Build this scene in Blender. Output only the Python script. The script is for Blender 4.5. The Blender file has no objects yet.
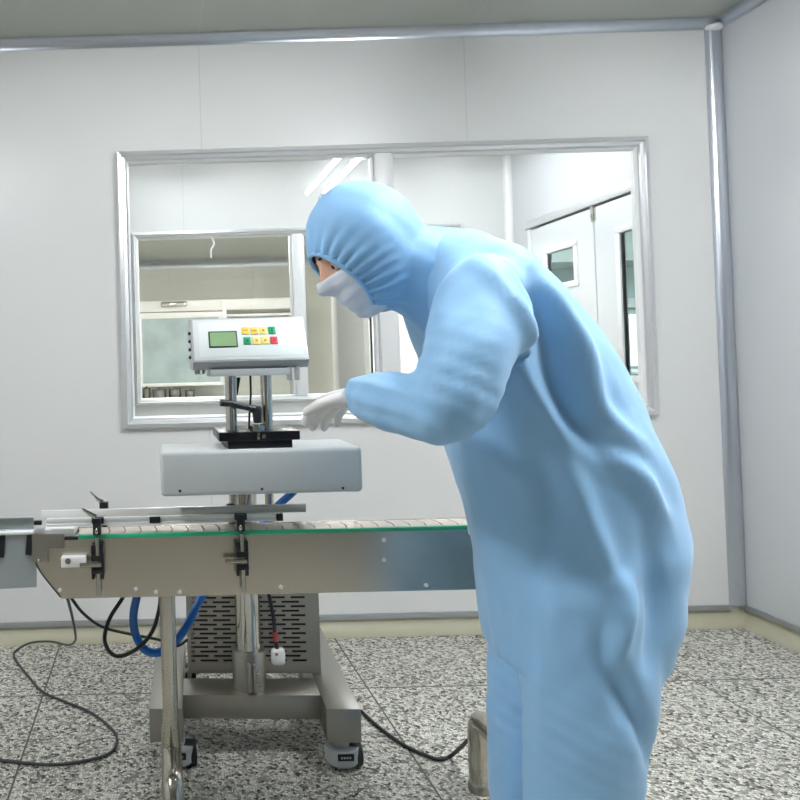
import bpy, bmesh, math, random
import numpy as np
from mathutils import Vector, Matrix
random.seed(4)
rng = np.random.default_rng(7)
sc = bpy.context.scene
COL = sc.collection
PI = math.pi

# ------------------------------------------------------------------ view
sc.view_settings.view_transform = 'Standard'
sc.view_settings.look = 'None'
sc.view_settings.exposure = 0.0
sc.view_settings.gamma = 1.0
sc.view_settings.use_curve_mapping = False

cam_d = bpy.data.cameras.new('camera')
cam = bpy.data.objects.new('camera', cam_d)
COL.objects.link(cam)
cam_d.sensor_width = 36.0
cam_d.lens = 714.0 / 800.0 * 36.0
cam_d.shift_x = 0.3146
cam_d.shift_y = -0.0595
cam_d.clip_start = 0.02
cam_d.clip_end = 60
r0 = Vector((0.99961, 0.00824, -0.02683))
r1 = Vector((-0.02699, 0.02116, -0.99941))
r2 = Vector((-0.00767, 0.99974, 0.02137))
m = Matrix((r0, -r1, -r2)).transposed().to_4x4()
m.translation = Vector((0, 0, 1.125))
cam.matrix_world = m
sc.camera = cam


# ------------------------------------------------------------------ materials
def lin(c):
    if isinstance(c, str):
        c = c.lstrip('#')
        c = [int(c[i:i + 2], 16) / 255 for i in (0, 2, 4)]
    return tuple((v / 12.92 if v <= 0.04045 else ((v + 0.055) / 1.055) ** 2.4) for v in c) + (1.0,)


def new_mat(name):
    mt = bpy.data.materials.new(name)
    mt.use_nodes = True
    nt = mt.node_tree
    return mt, nt, nt.nodes['Principled BSDF']


def coords(nt, scale=(1, 1, 1)):
    tc = nt.nodes.new('ShaderNodeTexCoord')
    mp = nt.nodes.new('ShaderNodeMapping')
    mp.inputs['Scale'].default_value = scale
    nt.links.new(tc.outputs['Object'], mp.inputs['Vector'])
    return mp.outputs['Vector']


def mat(name, col, rough=0.5, metal=0.0, var=0.04, scale=12.0, bump=0.0, bscale=60.0, stretch=(1, 1, 1), coat=0.0,
        sheen=0.0, spec=0.5, rvar=0.0):
    mt, nt, b = new_mat(name)
    c = lin(col)
    v = coords(nt, stretch)
    n = nt.nodes.new('ShaderNodeTexNoise')
    n.inputs['Scale'].default_value = scale
    n.inputs['Detail'].default_value = 4
    nt.links.new(v, n.inputs['Vector'])
    rp = nt.nodes.new('ShaderNodeValToRGB')
    rp.color_ramp.elements[0].position = 0.25
    rp.color_ramp.elements[1].position = 0.75
    rp.color_ramp.elements[0].color = tuple(x * (1 - var) for x in c[:3]) + (1,)
    rp.color_ramp.elements[1].color = tuple(min(1, x * (1 + var)) for x in c[:3]) + (1,)
    nt.links.new(n.outputs['Fac'], rp.inputs['Fac'])
    nt.links.new(rp.outputs['Color'], b.inputs['Base Color'])
    b.inputs['Roughness'].default_value = rough
    b.inputs['Metallic'].default_value = metal
    b.inputs['Coat Weight'].default_value = coat
    b.inputs['Sheen Weight'].default_value = sheen
    b.inputs['Specular IOR Level'].default_value = spec
    if rvar:
        mr = nt.nodes.new('ShaderNodeMapRange')
        mr.inputs['To Min'].default_value = max(0.02, rough - rvar)
        mr.inputs['To Max'].default_value = rough + rvar
        nt.links.new(n.outputs['Fac'], mr.inputs['Value'])
        nt.links.new(mr.outputs['Result'], b.inputs['Roughness'])
    if bump:
        n2 = nt.nodes.new('ShaderNodeTexNoise')
        n2.inputs['Scale'].default_value = bscale
        n2.inputs['Detail'].default_value = 3
        nt.links.new(v, n2.inputs['Vector'])
        bp = nt.nodes.new('ShaderNodeBump')
        bp.inputs['Strength'].default_value = bump
        bp.inputs['Distance'].default_value = 0.01
        nt.links.new(n2.outputs['Fac'], bp.inputs['Height'])
        nt.links.new(bp.outputs['Normal'], b.inputs['Normal'])
    return mt


def emit(name, col, strength):
    mt, nt, b = new_mat(name)
    b.inputs['Base Color'].default_value = lin(col)
    b.inputs['Emission Color'].default_value = lin(col)
    b.inputs['Emission Strength'].default_value = strength
    return mt


def glass(name, tint, refl):
    """A clean flat pane: mostly see-through, mirror-like at its surface."""
    mt = bpy.data.materials.new(name)
    mt.use_nodes = True
    nt = mt.node_tree
    nt.nodes.clear()
    out = nt.nodes.new('ShaderNodeOutputMaterial')
    tr = nt.nodes.new('ShaderNodeBsdfTransparent')
    tr.inputs['Color'].default_value = lin(tint)
    gl = nt.nodes.new('ShaderNodeBsdfGlossy')
    gl.inputs['Roughness'].default_value = 0.01
    lw = nt.nodes.new('ShaderNodeFresnel')
    lw.inputs['IOR'].default_value = refl
    mx = nt.nodes.new('ShaderNodeMixShader')
    geo = nt.nodes.new('ShaderNodeNewGeometry')
    front = nt.nodes.new('ShaderNodeMath')
    front.operation = 'SUBTRACT'
    front.inputs[0].default_value = 1.0
    nt.links.new(geo.outputs['Backfacing'], front.inputs[1])
    fac = nt.nodes.new('ShaderNodeMath')
    fac.operation = 'MULTIPLY'
    nt.links.new(lw.outputs['Fac'], fac.inputs[0])
    nt.links.new(front.outputs[0], fac.inputs[1])
    nt.links.new(fac.outputs[0], mx.inputs['Fac'])
    nt.links.new(tr.outputs['BSDF'], mx.inputs[1])
    nt.links.new(gl.outputs['BSDF'], mx.inputs[2])
    nt.links.new(mx.outputs['Shader'], out.inputs['Surface'])
    return mt


def math_node(nt, op, a, b=None, c=None):
    n = nt.nodes.new('ShaderNodeMath')
    n.operation = op
    for i, x in enumerate((a, b, c)):
        if x is None:
            continue
        if isinstance(x, (int, float)):
            n.inputs[i].default_value = x
        else:
            nt.links.new(x, n.inputs[i])
    return n.outputs[0]


def grid_line(nt, sock, origin, pitch, half):
    """1 on the joint lines at origin + k * pitch, else 0."""
    a = math_node(nt, 'SUBTRACT', sock, origin - pitch / 2)
    a = math_node(nt, 'DIVIDE', a, pitch)
    a = math_node(nt, 'FRACT', a)
    a = math_node(nt, 'SUBTRACT', a, 0.5)
    a = math_node(nt, 'ABSOLUTE', a)
    return math_node(nt, 'LESS_THAN', a, half / pitch)


def wall_mat(name, col, axis, origin, pitch=1.12, rough=0.32, seam=0.86):
    """Painted sandwich panel with fine vertical joints."""
    mt, nt, b = new_mat(name)
    geo = nt.nodes.new('ShaderNodeNewGeometry')
    sp = nt.nodes.new('ShaderNodeSeparateXYZ')
    nt.links.new(geo.outputs['Position'], sp.inputs[0])
    ln = grid_line(nt, sp.outputs[axis], origin, pitch, 0.0022)
    n = nt.nodes.new('ShaderNodeTexNoise')
    n.inputs['Scale'].default_value = 1.7
    n.inputs['Detail'].default_value = 6
    nt.links.new(geo.outputs['Position'], n.inputs['Vector'])
    rp = nt.nodes.new('ShaderNodeValToRGB')
    c = lin(col)
    rp.color_ramp.elements[0].color = tuple(x * 0.97 for x in c[:3]) + (1,)
    rp.color_ramp.elements[1].color = tuple(min(1, x * 1.02) for x in c[:3]) + (1,)
    nt.links.new(n.outputs['Fac'], rp.inputs['Fac'])
    mx = nt.nodes.new('ShaderNodeMix')
    mx.data_type = 'RGBA'
    nt.links.new(ln, mx.inputs['Factor'])
    nt.links.new(rp.outputs['Color'], mx.inputs['A'])
    mx.inputs['B'].default_value = tuple(x * seam for x in c[:3]) + (1,)
    nt.links.new(mx.outputs['Result'], b.inputs['Base Color'])
    b.inputs['Roughness'].default_value = rough
    b.inputs['Specular IOR Level'].default_value = 0.4
    n2 = nt.nodes.new('ShaderNodeTexNoise')
    n2.inputs['Scale'].default_value = 3.0
    nt.links.new(geo.outputs['Position'], n2.inputs['Vector'])
    bp = nt.nodes.new('ShaderNodeBump')
    bp.inputs['Strength'].default_value = 0.05
    bp.inputs['Distance'].default_value = 0.05
    nt.links.new(n2.outputs['Fac'], bp.inputs['Height'])
    nt.links.new(bp.outputs['Normal'], b.inputs['Normal'])
    return mt


def terrazzo():
    mt, nt, b = new_mat('terrazzo')
    geo = nt.nodes.new('ShaderNodeNewGeometry')
    sp = nt.nodes.new('ShaderNodeSeparateXYZ')
    nt.links.new(geo.outputs['Position'], sp.inputs[0])
    wn = nt.nodes.new('ShaderNodeTexNoise')
    wn.inputs['Scale'].default_value = 60
    nt.links.new(geo.outputs['Position'], wn.inputs['Vector'])
    add = nt.nodes.new('ShaderNodeVectorMath')
    add.operation = 'MULTIPLY_ADD'
    nt.links.new(wn.outputs['Color'], add.inputs[0])
    add.inputs[1].default_value = (0.012, 0.012, 0)
    nt.links.new(geo.outputs['Position'], add.inputs[2])

    def voro(scale, feat):
        v = nt.nodes.new('ShaderNodeTexVoronoi')
        v.voronoi_dimensions = '2D'
        v.feature = feat
        v.inputs['Scale'].default_value = scale
        nt.links.new(add.outputs[0], v.inputs['Vector'])
        return v
    S = 120.0
    v1, e1 = voro(S, 'F1'), voro(S, 'DISTANCE_TO_EDGE')
    sx = nt.nodes.new('ShaderNodeSeparateColor')
    nt.links.new(v1.outputs['Color'], sx.inputs[0])
    rp = nt.nodes.new('ShaderNodeValToRGB')
    rp.color_ramp.interpolation = 'CONSTANT'
    el = rp.color_ramp.elements
    stops = [(0.0, '#2e2f2c'), (0.08, '#6c6b64'), (0.20, '#97958c'), (0.36, '#bdbbb0'), (0.52, '#d9d7cc'), (0.76, '#ebe9df')]
    el[0].position, el[0].color = stops[0][0], lin(stops[0][1])
    el[1].position, el[1].color = stops[1][0], lin(stops[1][1])
    for p, c in stops[2:]:
        x = el.new(p)
        x.color = lin(c)
    nt.links.new(sx.outputs['Red'], rp.inputs['Fac'])
    # cement between the chips, thicker around some of them
    thr = math_node(nt, 'MULTIPLY_ADD', sx.outputs['Green'], 0.12, 0.02)
    gap = math_node(nt, 'LESS_THAN', e1.outputs['Distance'], thr)
    v2 = voro(330.0, 'F1')
    s2 = nt.nodes.new('ShaderNodeSeparateColor')
    nt.links.new(v2.outputs['Color'], s2.inputs[0])
    r2_ = nt.nodes.new('ShaderNodeValToRGB')
    r2_.color_ramp.elements[0].color = lin('#4c4c46')
    r2_.color_ramp.elements[1].color = lin('#a9a79c')
    nt.links.new(s2.outputs['Red'], r2_.inputs['Fac'])
    m1 = nt.nodes.new('ShaderNodeMix')
    m1.data_type = 'RGBA'
    nt.links.new(gap, m1.inputs['Factor'])
    nt.links.new(rp.outputs['Color'], m1.inputs['A'])
    nt.links.new(r2_.outputs['Color'], m1.inputs['B'])
    lx = grid_line(nt, sp.outputs['X'], -0.416, 1.122, 0.0030)
    ly = grid_line(nt, sp.outputs['Y'], 2.494, 1.122, 0.0035)
    ll = math_node(nt, 'MAXIMUM', lx, ly)
    m2 = nt.nodes.new('ShaderNodeMix')
    m2.data_type = 'RGBA'
    nt.links.new(ll, m2.inputs['Factor'])
    nt.links.new(m1.outputs['Result'], m2.inputs['A'])
    m2.inputs['B'].default_value = lin('#55544c')
    nt.links.new(m2.outputs['Result'], b.inputs['Base Color'])
    b.inputs['Roughness'].default_value = 0.42
    b.inputs['Specular IOR Level'].default_value = 0.35
    return mt


def brushed(name, col, rough, stretch, strength=0.03, scale=60, metal=1.0, aniso=0.0, var=0.02):
    mt, nt, b = new_mat(name)
    v = coords(nt, stretch)
    n = nt.nodes.new('ShaderNodeTexNoise')
    n.inputs['Scale'].default_value = scale
    n.inputs['Detail'].default_value = 3
    nt.links.new(v, n.inputs['Vector'])
    c = lin(col)
    rp = nt.nodes.new('ShaderNodeValToRGB')
    rp.color_ramp.elements[0].position = 0.3
    rp.color_ramp.elements[1].position = 0.7
    rp.color_ramp.elements[0].color = tuple(x * (1 - var) for x in c[:3]) + (1,)
    rp.color_ramp.elements[1].color = tuple(min(1, x * (1 + var)) for x in c[:3]) + (1,)
    nt.links.new(n.outputs['Fac'], rp.inputs['Fac'])
    nt.links.new(rp.outputs['Color'], b.inputs['Base Color'])
    b.inputs['Roughness'].default_value = rough
    b.inputs['Metallic'].default_value = metal
    b.inputs['Anisotropic'].default_value = aniso
    if strength:
        bp = nt.nodes.new('ShaderNodeBump')
        bp.inputs['Strength'].default_value = strength
        bp.inputs['Distance'].default_value = 0.001
        nt.links.new(n.outputs['Fac'], bp.inputs['Height'])
        nt.links.new(bp.outputs['Normal'], b.inputs['Normal'])
    return mt


M = {
    'wall': wall_mat('white_panel', '#e3e4e2', 'X', 0.225),
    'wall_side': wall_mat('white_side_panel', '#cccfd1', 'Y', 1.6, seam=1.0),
    'wall_room': wall_mat('cream_panel', '#d8dad0', 'X', 0.225),
    'wall_dim': wall_mat('darkened_panel', '#8f897e', 'X', 0.225),  # unseen wall coloured dark so the metal reflects a dimmer room
    'strip': mat('grey_strip', '#a0a4a6', 0.4, 0.3, 0.0, 2),
    'ceil': wall_mat('ceiling_panel', '#b3b6ae', 'X', 0.225, seam=1.12),
    'floor': terrazzo(),
    'alu': mat('satin_aluminium', '#dfe1e2', 0.36, 0.6, 0.0, 2),
    'alu_cove': mat('cove_aluminium', '#c6ccd4', 0.30, 0.85, 0.0, 2),
    'alu_white': mat('white_aluminium', '#eeefef', 0.35, 0.1, 0.02, 6),
    'vinyl': mat('cream_coving', '#b4b19a', 0.45, 0.0, 0.05, 5),
    'pane': glass('window_glass', '#fbfcfc', 1.6),
    'pane_thin': glass('door_glass', '#eef3f3', 1.45),
    'steel_plate': brushed('brushed_plate', '#cfc8bd', 0.27, (0.35, 1, 14), 0.0, 24, var=0.03),
    'steel': brushed('satin_steel', '#a6a49c', 0.36, (1, 1, 1), 0.0, 6),
    'steel_box': brushed('grey_steel_panel', '#a9a69e', 0.42, (1, 1, 1), 0.0, 6, metal=0.9),
    'chrome': mat('polished_steel', '#c9c7c0', 0.12, 1.0, 0.0, 2),
    'chrome2': mat('polished_tube', '#b9b4a8', 0.17, 1.0, 0.0, 2),
    'cast': mat('light_grey_enamel', '#cdd2d2', 0.55, 0.0, 0.015, 5, bump=0.02, bscale=120),
    'cast_lip': mat('grey_enamel', '#adb0b2', 0.42, 0.15, 0.015, 5),
    'face': mat('membrane_panel', '#d6dedc', 0.6, 0.0, 0.01, 4),
    'black': mat('black_plastic', '#15191f', 0.38, 0.0, 0.1, 20),
    'black_metal': mat('black_anodised', '#10151c', 0.28, 0.3, 0.1, 20),
    'rubber': mat('black_rubber', '#1b1e22', 0.55, 0.0, 0.1, 20),
    'cable': mat('grey_cable', '#3f4244', 0.5, 0.0, 0.1, 20),
    'cable_black': mat('black_cable', '#191c20', 0.42, 0.0, 0.1, 20),
    'hose': mat('blue_hose', '#0a62b6', 0.25, 0.0, 0.08, 12, coat=0.4),
    'green': mat('green_wear_strip', '#27a97c', 0.35, 0.0, 0.12, 9),
    'belt': mat('beige_slat', '#d2c4ba', 0.42, 0.0, 0.08, 18),
    'belt_dark': mat('belt_hinge', '#a08f88', 0.5, 0.0, 0.1, 18),
    'white_plastic': mat('white_plastic', '#f0f0ee', 0.35, 0.0, 0.015, 8),
    'grey_plastic': mat('grey_plastic', '#b3b6b8', 0.4, 0.0, 0.03, 8),
    'sheet': mat('grey_sheet', '#a4adae', 0.35, 0.3, 0.03, 8),
    'lcd': emit('lit_lcd', '#76966a', 0.05),
    'lcd_edge': mat('lcd_bezel', '#26302e', 0.35, 0.0, 0.03, 8),
    'yellow': mat('yellow_key', '#f2c64c', 0.4, 0.0, 0.05, 40),
    'yellow2': mat('pale_yellow_key', '#f3d878', 0.4, 0.0, 0.05, 40),
    'key_mark': mat('key_mark', '#b58a2a', 0.4),
    'key_green': mat('green_key', '#12905e', 0.4, 0.0, 0.05, 40),
    'key_red': mat('red_key', '#cf3c4c', 0.4, 0.0, 0.05, 40),
    'key_dark': mat('key_dark_mark', '#0c5a44', 0.4),
    'key_redmark': mat('key_red_mark', '#a12a38', 0.4),
    'red': mat('red_band', '#b3413f', 0.5, 0.0, 0.2, 90),
    'door': mat('door_panel', '#dbdfe0', 0.4, 0.0, 0.015, 3),
    'coverall': mat('coverall_cloth', '#93c4ec', 0.62, 0.0, 0.03, 7, bump=0.10, bscale=24, sheen=0.25),
    'hood': mat('hood_cloth', '#8cc0ec', 0.62, 0.0, 0.03, 9, bump=0.10, bscale=30, sheen=0.25),
    'mask': mat('mask_cloth', '#dfe4f0', 0.7, 0.0, 0.02, 30, bump=0.1, bscale=60),
    'glove': mat('white_latex', '#eceae8', 0.42, 0.0, 0.02, 20, bump=0.05, bscale=70),
    'skin': mat('skin', '#d9ab92', 0.5, 0.0, 0.04, 30),
    'eye_white': mat('eye_white', '#eeeae4', 0.25),
    'iris': mat('eye_iris', '#2f2019', 0.2),
    'brow': mat('eyebrow_hair', '#2c221d', 0.7),
    'tube': emit('fluorescent_tube', '#fafcff', 146.0),
    'tube_room': emit('fluorescent_tube_b', '#f8fbff', 35.0),
    'tube_far': emit('fluorescent_tube_c', '#fffaf2', 215.0),
    'tube_side': emit('fluorescent_tube_d', '#f4fbff', 240.0),
    'tube_dim': emit('fluorescent_tube_e', '#fafcff', 82.0),
    'lamp_body': mat('lamp_white_steel', '#e8e9ea', 0.4, 0.0, 0.01, 6),
    'hood_glass': mat('blue_grey_sash_glass', '#a9b9ba', 0.12, 0.0, 0.16, 4),
    'soffit': mat('grey_green_soffit', '#a9b3ac', 0.5, 0.0, 0.02, 3),
    'side_wall': mat('pale_green_wall', '#c3d2cd', 0.5, 0.0, 0.02, 3),
    'monitor': mat('blue_grey_case', '#50718c', 0.4, 0.0, 0.03, 5),
    'navy': mat('dark_blue_enamel', '#1d3a56', 0.4, 0.0, 0.03, 5),
    'sign': mat('blue_sign', '#5b86b8', 0.4, 0.0, 0.03, 5),
    'pot': mat('pot_steel', '#94968f', 0.15, 1.0, 0.05, 9),
}


# ------------------------------------------------------------------ mesh helpers
def spline(pts, n=8):
    """Catmull-Rom through the points."""
    P = [Vector(p) for p in pts]
    if len(P) < 3:
        return P
    Q = [P[0] * 2 - P[1]] + P + [P[-1] * 2 - P[-2]]
    out = []
    for i in range(1, len(Q) - 2):
        a, b, c, d = Q[i - 1], Q[i], Q[i + 1], Q[i + 2]
        for k in range(n):
            t = k / n
            out.append(0.5 * ((2 * b) + (c - a) * t + (2 * a - 5 * b + 4 * c - d) * t * t + (3 * b - a - 3 * c + d) * t ** 3))
    out.append(P[-1])
    return out


class MB:
    def __init__(self):
        self.bm = bmesh.new()

    def box(self, x0, x1, y0, y1, z0, z1, bevel=0.0, seg=2, mtx=None):
        r = bmesh.ops.create_cube(self.bm, size=1.0)
        vs = r['verts']
        for v in vs:
            v.co = Vector(((x0 + x1) / 2 + v.co.x * abs(x1 - x0), (y0 + y1) / 2 + v.co.y * abs(y1 - y0),
                           (z0 + z1) / 2 + v.co.z * abs(z1 - z0)))
        if bevel:
            es = list({e for v in vs for e in v.link_edges})
            r = bmesh.ops.bevel(self.bm, geom=es, offset=bevel, segments=seg, profile=0.5, affect='EDGES')
            vs = list({v for f in r['faces'] for v in f.verts} | {v for v in vs if v.is_valid})
        if mtx is not None:
            bmesh.ops.transform(self.bm, matrix=mtx, verts=vs)
        return self

    def rings(self, rings, cap=True):
        bm = self.bm
        R = [[bm.verts.new(p) for p in r] for r in rings]
        n = len(R[0])
        for a, b in zip(R, R[1:]):
            for i in range(n):
                bm.faces.new((a[i], a[(i + 1) % n], b[(i + 1) % n], b[i]))
        if cap:
            bm.faces.new(list(reversed(R[0])))
            bm.faces.new(R[-1])
        return self

    def tube(self, pts, r, seg=12, n=8, smooth=True):
        P = spline(pts, n) if smooth and len(pts) > 2 else [Vector(p) for p in pts]
        rad = r if callable(r) else (lambda t: r)
        out = []
        t0 = (P[1] - P[0]).normalized()
        up = Vector((0, 0, 1)) if abs(t0.z) < 0.9 else Vector((0, 1, 0))
        u = t0.cross(up).normalized()
        for i, p in enumerate(P):
            t = (P[min(i + 1, len(P) - 1)] - P[max(i - 1, 0)]).normalized()
            u = (u - t * u.dot(t)).normalized()
            w = t.cross(u)
            rr = rad(i / (len(P) - 1))
            out.append([p + (u * math.cos(2 * PI * k / seg) + w * math.sin(2 * PI * k / seg)) * rr for k in range(seg)])
        return self.rings(out)

    def cyl(self, p, q, r, seg=20, r2=None):
        p, q = Vector(p), Vector(q)
        r2 = r if r2 is None else r2
        return self.tube([p, q], lambda t: r + (r2 - r) * t, seg, smooth=False)

    def lathe(self, prof, c=(0, 0, 0), seg=28):
        c = Vector(c)
        rs = [[c + Vector((r * math.cos(2 * PI * k / seg), r * math.sin(2 * PI * k / seg), z)) for k in range(seg)] for r, z in prof]
        return self.rings(rs)

    def prism(self, poly, axis, a0, a1):
        """Polygon in the plane normal to AXIS (coordinates in the order of the two other axes), from a0 to a1."""
        def co(p, a):
            return {'x': (a, p[0], p[1]), 'y': (p[0], a, p[1]), 'z': (p[0], p[1], a)}[axis]
        bm = self.bm
        A_ = [bm.verts.new(co(p, a0)) for p in poly]
        B_ = [bm.verts.new(co(p, a1)) for p in poly]
        n = len(poly)
        bm.faces.new(A_)
        bm.faces.new(list(reversed(B_)))
        for i in range(n):
            bm.faces.new((A_[i], B_[i], B_[(i + 1) % n], A_[(i + 1) % n]))
        return self

    def sphere(self, c, r, sc_=(1, 1, 1), seg=16):
        q = bmesh.ops.create_uvsphere(self.bm, u_segments=seg, v_segments=seg // 2 + 2, radius=r)
        for v in q['verts']:
            v.co = Vector(c) + Vector((v.co.x * sc_[0], v.co.y * sc_[1], v.co.z * sc_[2]))
        return self

    def rot(self, mtx):
        bmesh.ops.transform(self.bm, matrix=mtx, verts=self.bm.verts)
        return self


def world_loc(o):
    v = Vector((0, 0, 0))
    while o is not None:
        v = v + o.location
        o = o.parent
    return v


def tag(o, label=None, cat=None, group=None, kind=None):
    if label:
        o['label'] = label
    if cat:
        o['category'] = cat
    if group:
        o['group'] = group
    if kind:
        o['kind'] = kind
    return o


def obj(name, mb, mt, parent=None, smooth=True, angle=0.6):
    me = bpy.data.meshes.new(name)
    bm = mb.bm
    bmesh.ops.recalc_face_normals(bm, faces=bm.faces)
    if parent is not None:
        off = world_loc(parent)
        bmesh.ops.translate(bm, vec=-off, verts=bm.verts)
    if smooth:
        for f in bm.faces:
            f.smooth = True
        for e in bm.edges:
            if len(e.link_faces) == 2 and e.calc_face_angle(0) > angle:
                e.smooth = False
    bm.to_mesh(me)
    bm.free()
    me.materials.append(M[mt] if isinstance(mt, str) else mt)
    o = bpy.data.objects.new(name, me)
    COL.objects.link(o)
    if parent is not None:
        o.parent = parent
    return o


def single(name, mb, mt, label, cat, group=None, **k):
    """A one-mesh thing with its origin at its base."""
    bm = mb.bm
    vs = [v.co for v in bm.verts]
    c = Vector(((min(v.x for v in vs) + max(v.x for v in vs)) / 2, (min(v.y for v in vs) + max(v.y for v in vs)) / 2, min(v.z for v in vs)))
    bmesh.ops.translate(bm, vec=-c, verts=bm.verts)
    o = obj(name, mb, mt, None, **k)
    o.location = c
    return tag(o, label, cat, group)


def struct(name, mb, mt, label=None, parent=None, **k):
    o = obj(name, mb, mt, parent, **k)
    if parent is None:
        tag(o, label, 'structure' if label is None else None, None, 'structure')
    return o


def thing(name, label, cat, loc, group=None, kind=None):
    o = bpy.data.objects.new(name, None)
    o.empty_display_size = 0.1
    COL.objects.link(o)
    o.location = loc
    return tag(o, label, cat, group, kind)


def sbox(name, mt, label, cat, *boxes, bevel=0.0):
    b = MB()
    for q in boxes:
        b.box(*q, bevel=bevel)
    o = obj(name, b, mt, None)
    return tag(o, label, cat, None, 'structure')


# ------------------------------------------------------------------ the shell
XL, XR, YB, YW, Y2, Y3, ZC = -2.6, 2.42, -2.0, 3.0, 4.80, 9.45, 2.522
WX0, WX1, WZ0, WZ1 = -0.134, 2.088, 0.872, 2.036     # window openings, the same in both partitions
T = 0.06

sbox('floor', 'floor', 'grey and white terrazzo floor laid in large squares with dark joints', 'floor',
     (XL - 0.1, 6.0, YB - 0.1, Y3 + 0.1, -0.08, 0.0))
sbox('ceiling', 'ceil', 'light grey panelled ceiling', 'ceiling', (XL - 0.1, 6.0, YB - 0.1, Y3 + 0.1, ZC, ZC + 0.06))


def holed(y, m_=0.0):
    return [(XL, WX0, y, y + T, 0, ZC), (WX1, XR, y, y + T, 0, ZC), (WX0, WX1, y, y + T, 0, WZ0), (WX0, WX1, y, y + T, WZ1, ZC)]


sbox('wall_back', 'wall', 'white panel wall with the long window behind the machine', 'wall', *holed(YW))
sbox('wall_far', 'wall', 'white panel wall of the second room seen through the window', 'wall', *holed(Y2))
sbox('wall_farthest', 'wall_room', 'cream wall at the end of the third room beyond both windows', 'wall', (XL, XR, Y3, Y3 + T, 0, ZC))
sbox('wall_left', 'wall_side', 'white panel wall on the left, outside the view', 'wall', (XL - 0.08, XL, YB, Y3, 0, ZC))
sbox('wall_front', 'wall_dim', 'panel wall behind the photographer, coloured dark for the reflections in the steel', 'wall', (XL, XR, YB - 0.08, YB, 0, ZC))
D0, D1, DZ = 3.245, 4.556, 1.945          # double door opening in the right wall
E0, E1 = 7.30, 8.22                       # single door opening further back
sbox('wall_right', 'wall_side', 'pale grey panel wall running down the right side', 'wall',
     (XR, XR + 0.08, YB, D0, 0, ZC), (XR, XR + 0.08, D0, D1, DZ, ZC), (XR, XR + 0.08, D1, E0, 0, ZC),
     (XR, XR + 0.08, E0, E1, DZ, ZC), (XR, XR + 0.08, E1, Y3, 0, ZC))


def cove(p0, p1, a, b, r, n=6):
    """Concave quarter strip between the two walls that meet along p0-p1; a and b point away from the corner along each wall."""
    p0, p1, a, b = Vector(p0), Vector(p1), Vector(a), Vector(b)
    prof = [a * r + b * 0.0]
    for i in range(n + 1):
        t = PI / 2 * i / n
        prof.append(a * (r * (1 - math.sin(t))) + b * (r * (1 - math.cos(t))))
    prof.append(Vector((0, 0, 0)))
    mb = MB()
    mb.rings([[p0 + q for q in prof], [p1 + q for q in prof]])
    return mb


X_, Y_, Z_ = Vector((1, 0, 0)), Vector((0, 1, 0)), Vector((0, 0, 1))
e = 0.0015
struct('trim_1', cove((XL + e, YW - e, ZC - e), (XR - e, YW - e, ZC - e), -Y_, -Z_, 0.036), 'alu_cove', 'aluminium cove strip where the back wall meets the ceiling')
struct('trim_2', cove((XR - e, YB + e, ZC - e), (XR - e, YW - 0.020, ZC - e), -X_, -Z_, 0.036), 'alu_cove', 'aluminium cove strip where the right wall meets the ceiling')
prof = [(XR - 0.066, YW - e)] + [(XR - 0.033 - 0.033 * math.cos(PI * k / 10), YW - 0.003 - 0.024 * math.sin(PI * k / 10)) for k in range(11)] + [(XR - e, YW - e)]
struct('trim_3', MB().prism(prof, 'z', 0.082, ZC - 0.030), 'alu_cove', 'tall aluminium strip in the right corner', angle=1.0)
struct('trim_4', MB().sphere((XR - 0.034, YW - 0.013, ZC - 0.034), 0.034, (1, 0.8, 0.6), 24), 'alu_white', 'rounded cap at the top of the corner strip')
struct('trim_5', MB().box(XL, XR - 0.065, YW - 0.012, YW - e, 0.0565, 0.080, 0.002), 'strip', 'thin grey strip along the top of the back coving')
struct('trim_6', MB().box(XR - 0.012, XR - e, YB, YW - 0.012, 0.0565, 0.080, 0.002), 'strip', 'thin grey strip along the top of the right coving')
struct('baseboard_back', cove((XL, YW - e, e), (XR - e, YW - e, e), -Y_, Z_, 0.056), 'vinyl', 'cream curved coving at the foot of the back wall')
struct('baseboard_right', cove((XR - e, YB, e), (XR - e, YW - e, e), -X_, Z_, 0.056), 'vinyl', 'cream curved coving at the foot of the right wall')
struct('trim_7', cove((XL, Y2 - e, ZC - e), (XR, Y2 - e, ZC - e), -Y_, -Z_, 0.03), 'alu_cove', 'cove strip at the ceiling of the second room')
struct('trim_8', cove((XR - e, Y2 - e, 0.01), (XR - e, Y2 - e, ZC - 0.035), -X_, -Y_, 0.040), 'alu_white', 'white cove strip in the corner of the second room')
struct('trim_9', cove((XL, Y3 - e, ZC - e), (XR, Y3 - e, ZC - e), -Y_, -Z_, 0.09), 'alu_cove', 'cove strip at the ceiling of the third room')
struct('trim_10', cove((XR - e, Y3 - e, 0.01), (XR - e, Y3 - e, ZC - 0.10), -X_, -Y_, 0.06), 'alu_white', 'white cove strip in the corner of the third room')


def bar_frame(x0, x1, z0, z1, w, prof, mt, name, parent):
    """Mitred frame: PROF is a list of (inward fraction of w, y) points."""
    mb = MB()
    rings = []
    for fx, fz in ((0, 0), (1, 0), (1, 1), (0, 1)):
        ring = []
        for t, y in prof:
            d = t * w
            ring.append(((x0 + d) if fx == 0 else (x1 - d), y, (z0 + d) if fz == 0 else (z1 - d)))
        rings.append(ring)
    rings.append(rings[0])
    bm = mb.bm
    R = [[bm.verts.new(p) for p in r] for r in rings[:4]]
    R.append(R[0])
    n = len(prof)
    for a, b in zip(R, R[1:]):
        for i in range(n):
            bm.faces.new((a[i], a[(i + 1) % n], b[(i + 1) % n], b[i]))
    return obj(name, mb, mt, parent, angle=0.3)


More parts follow.
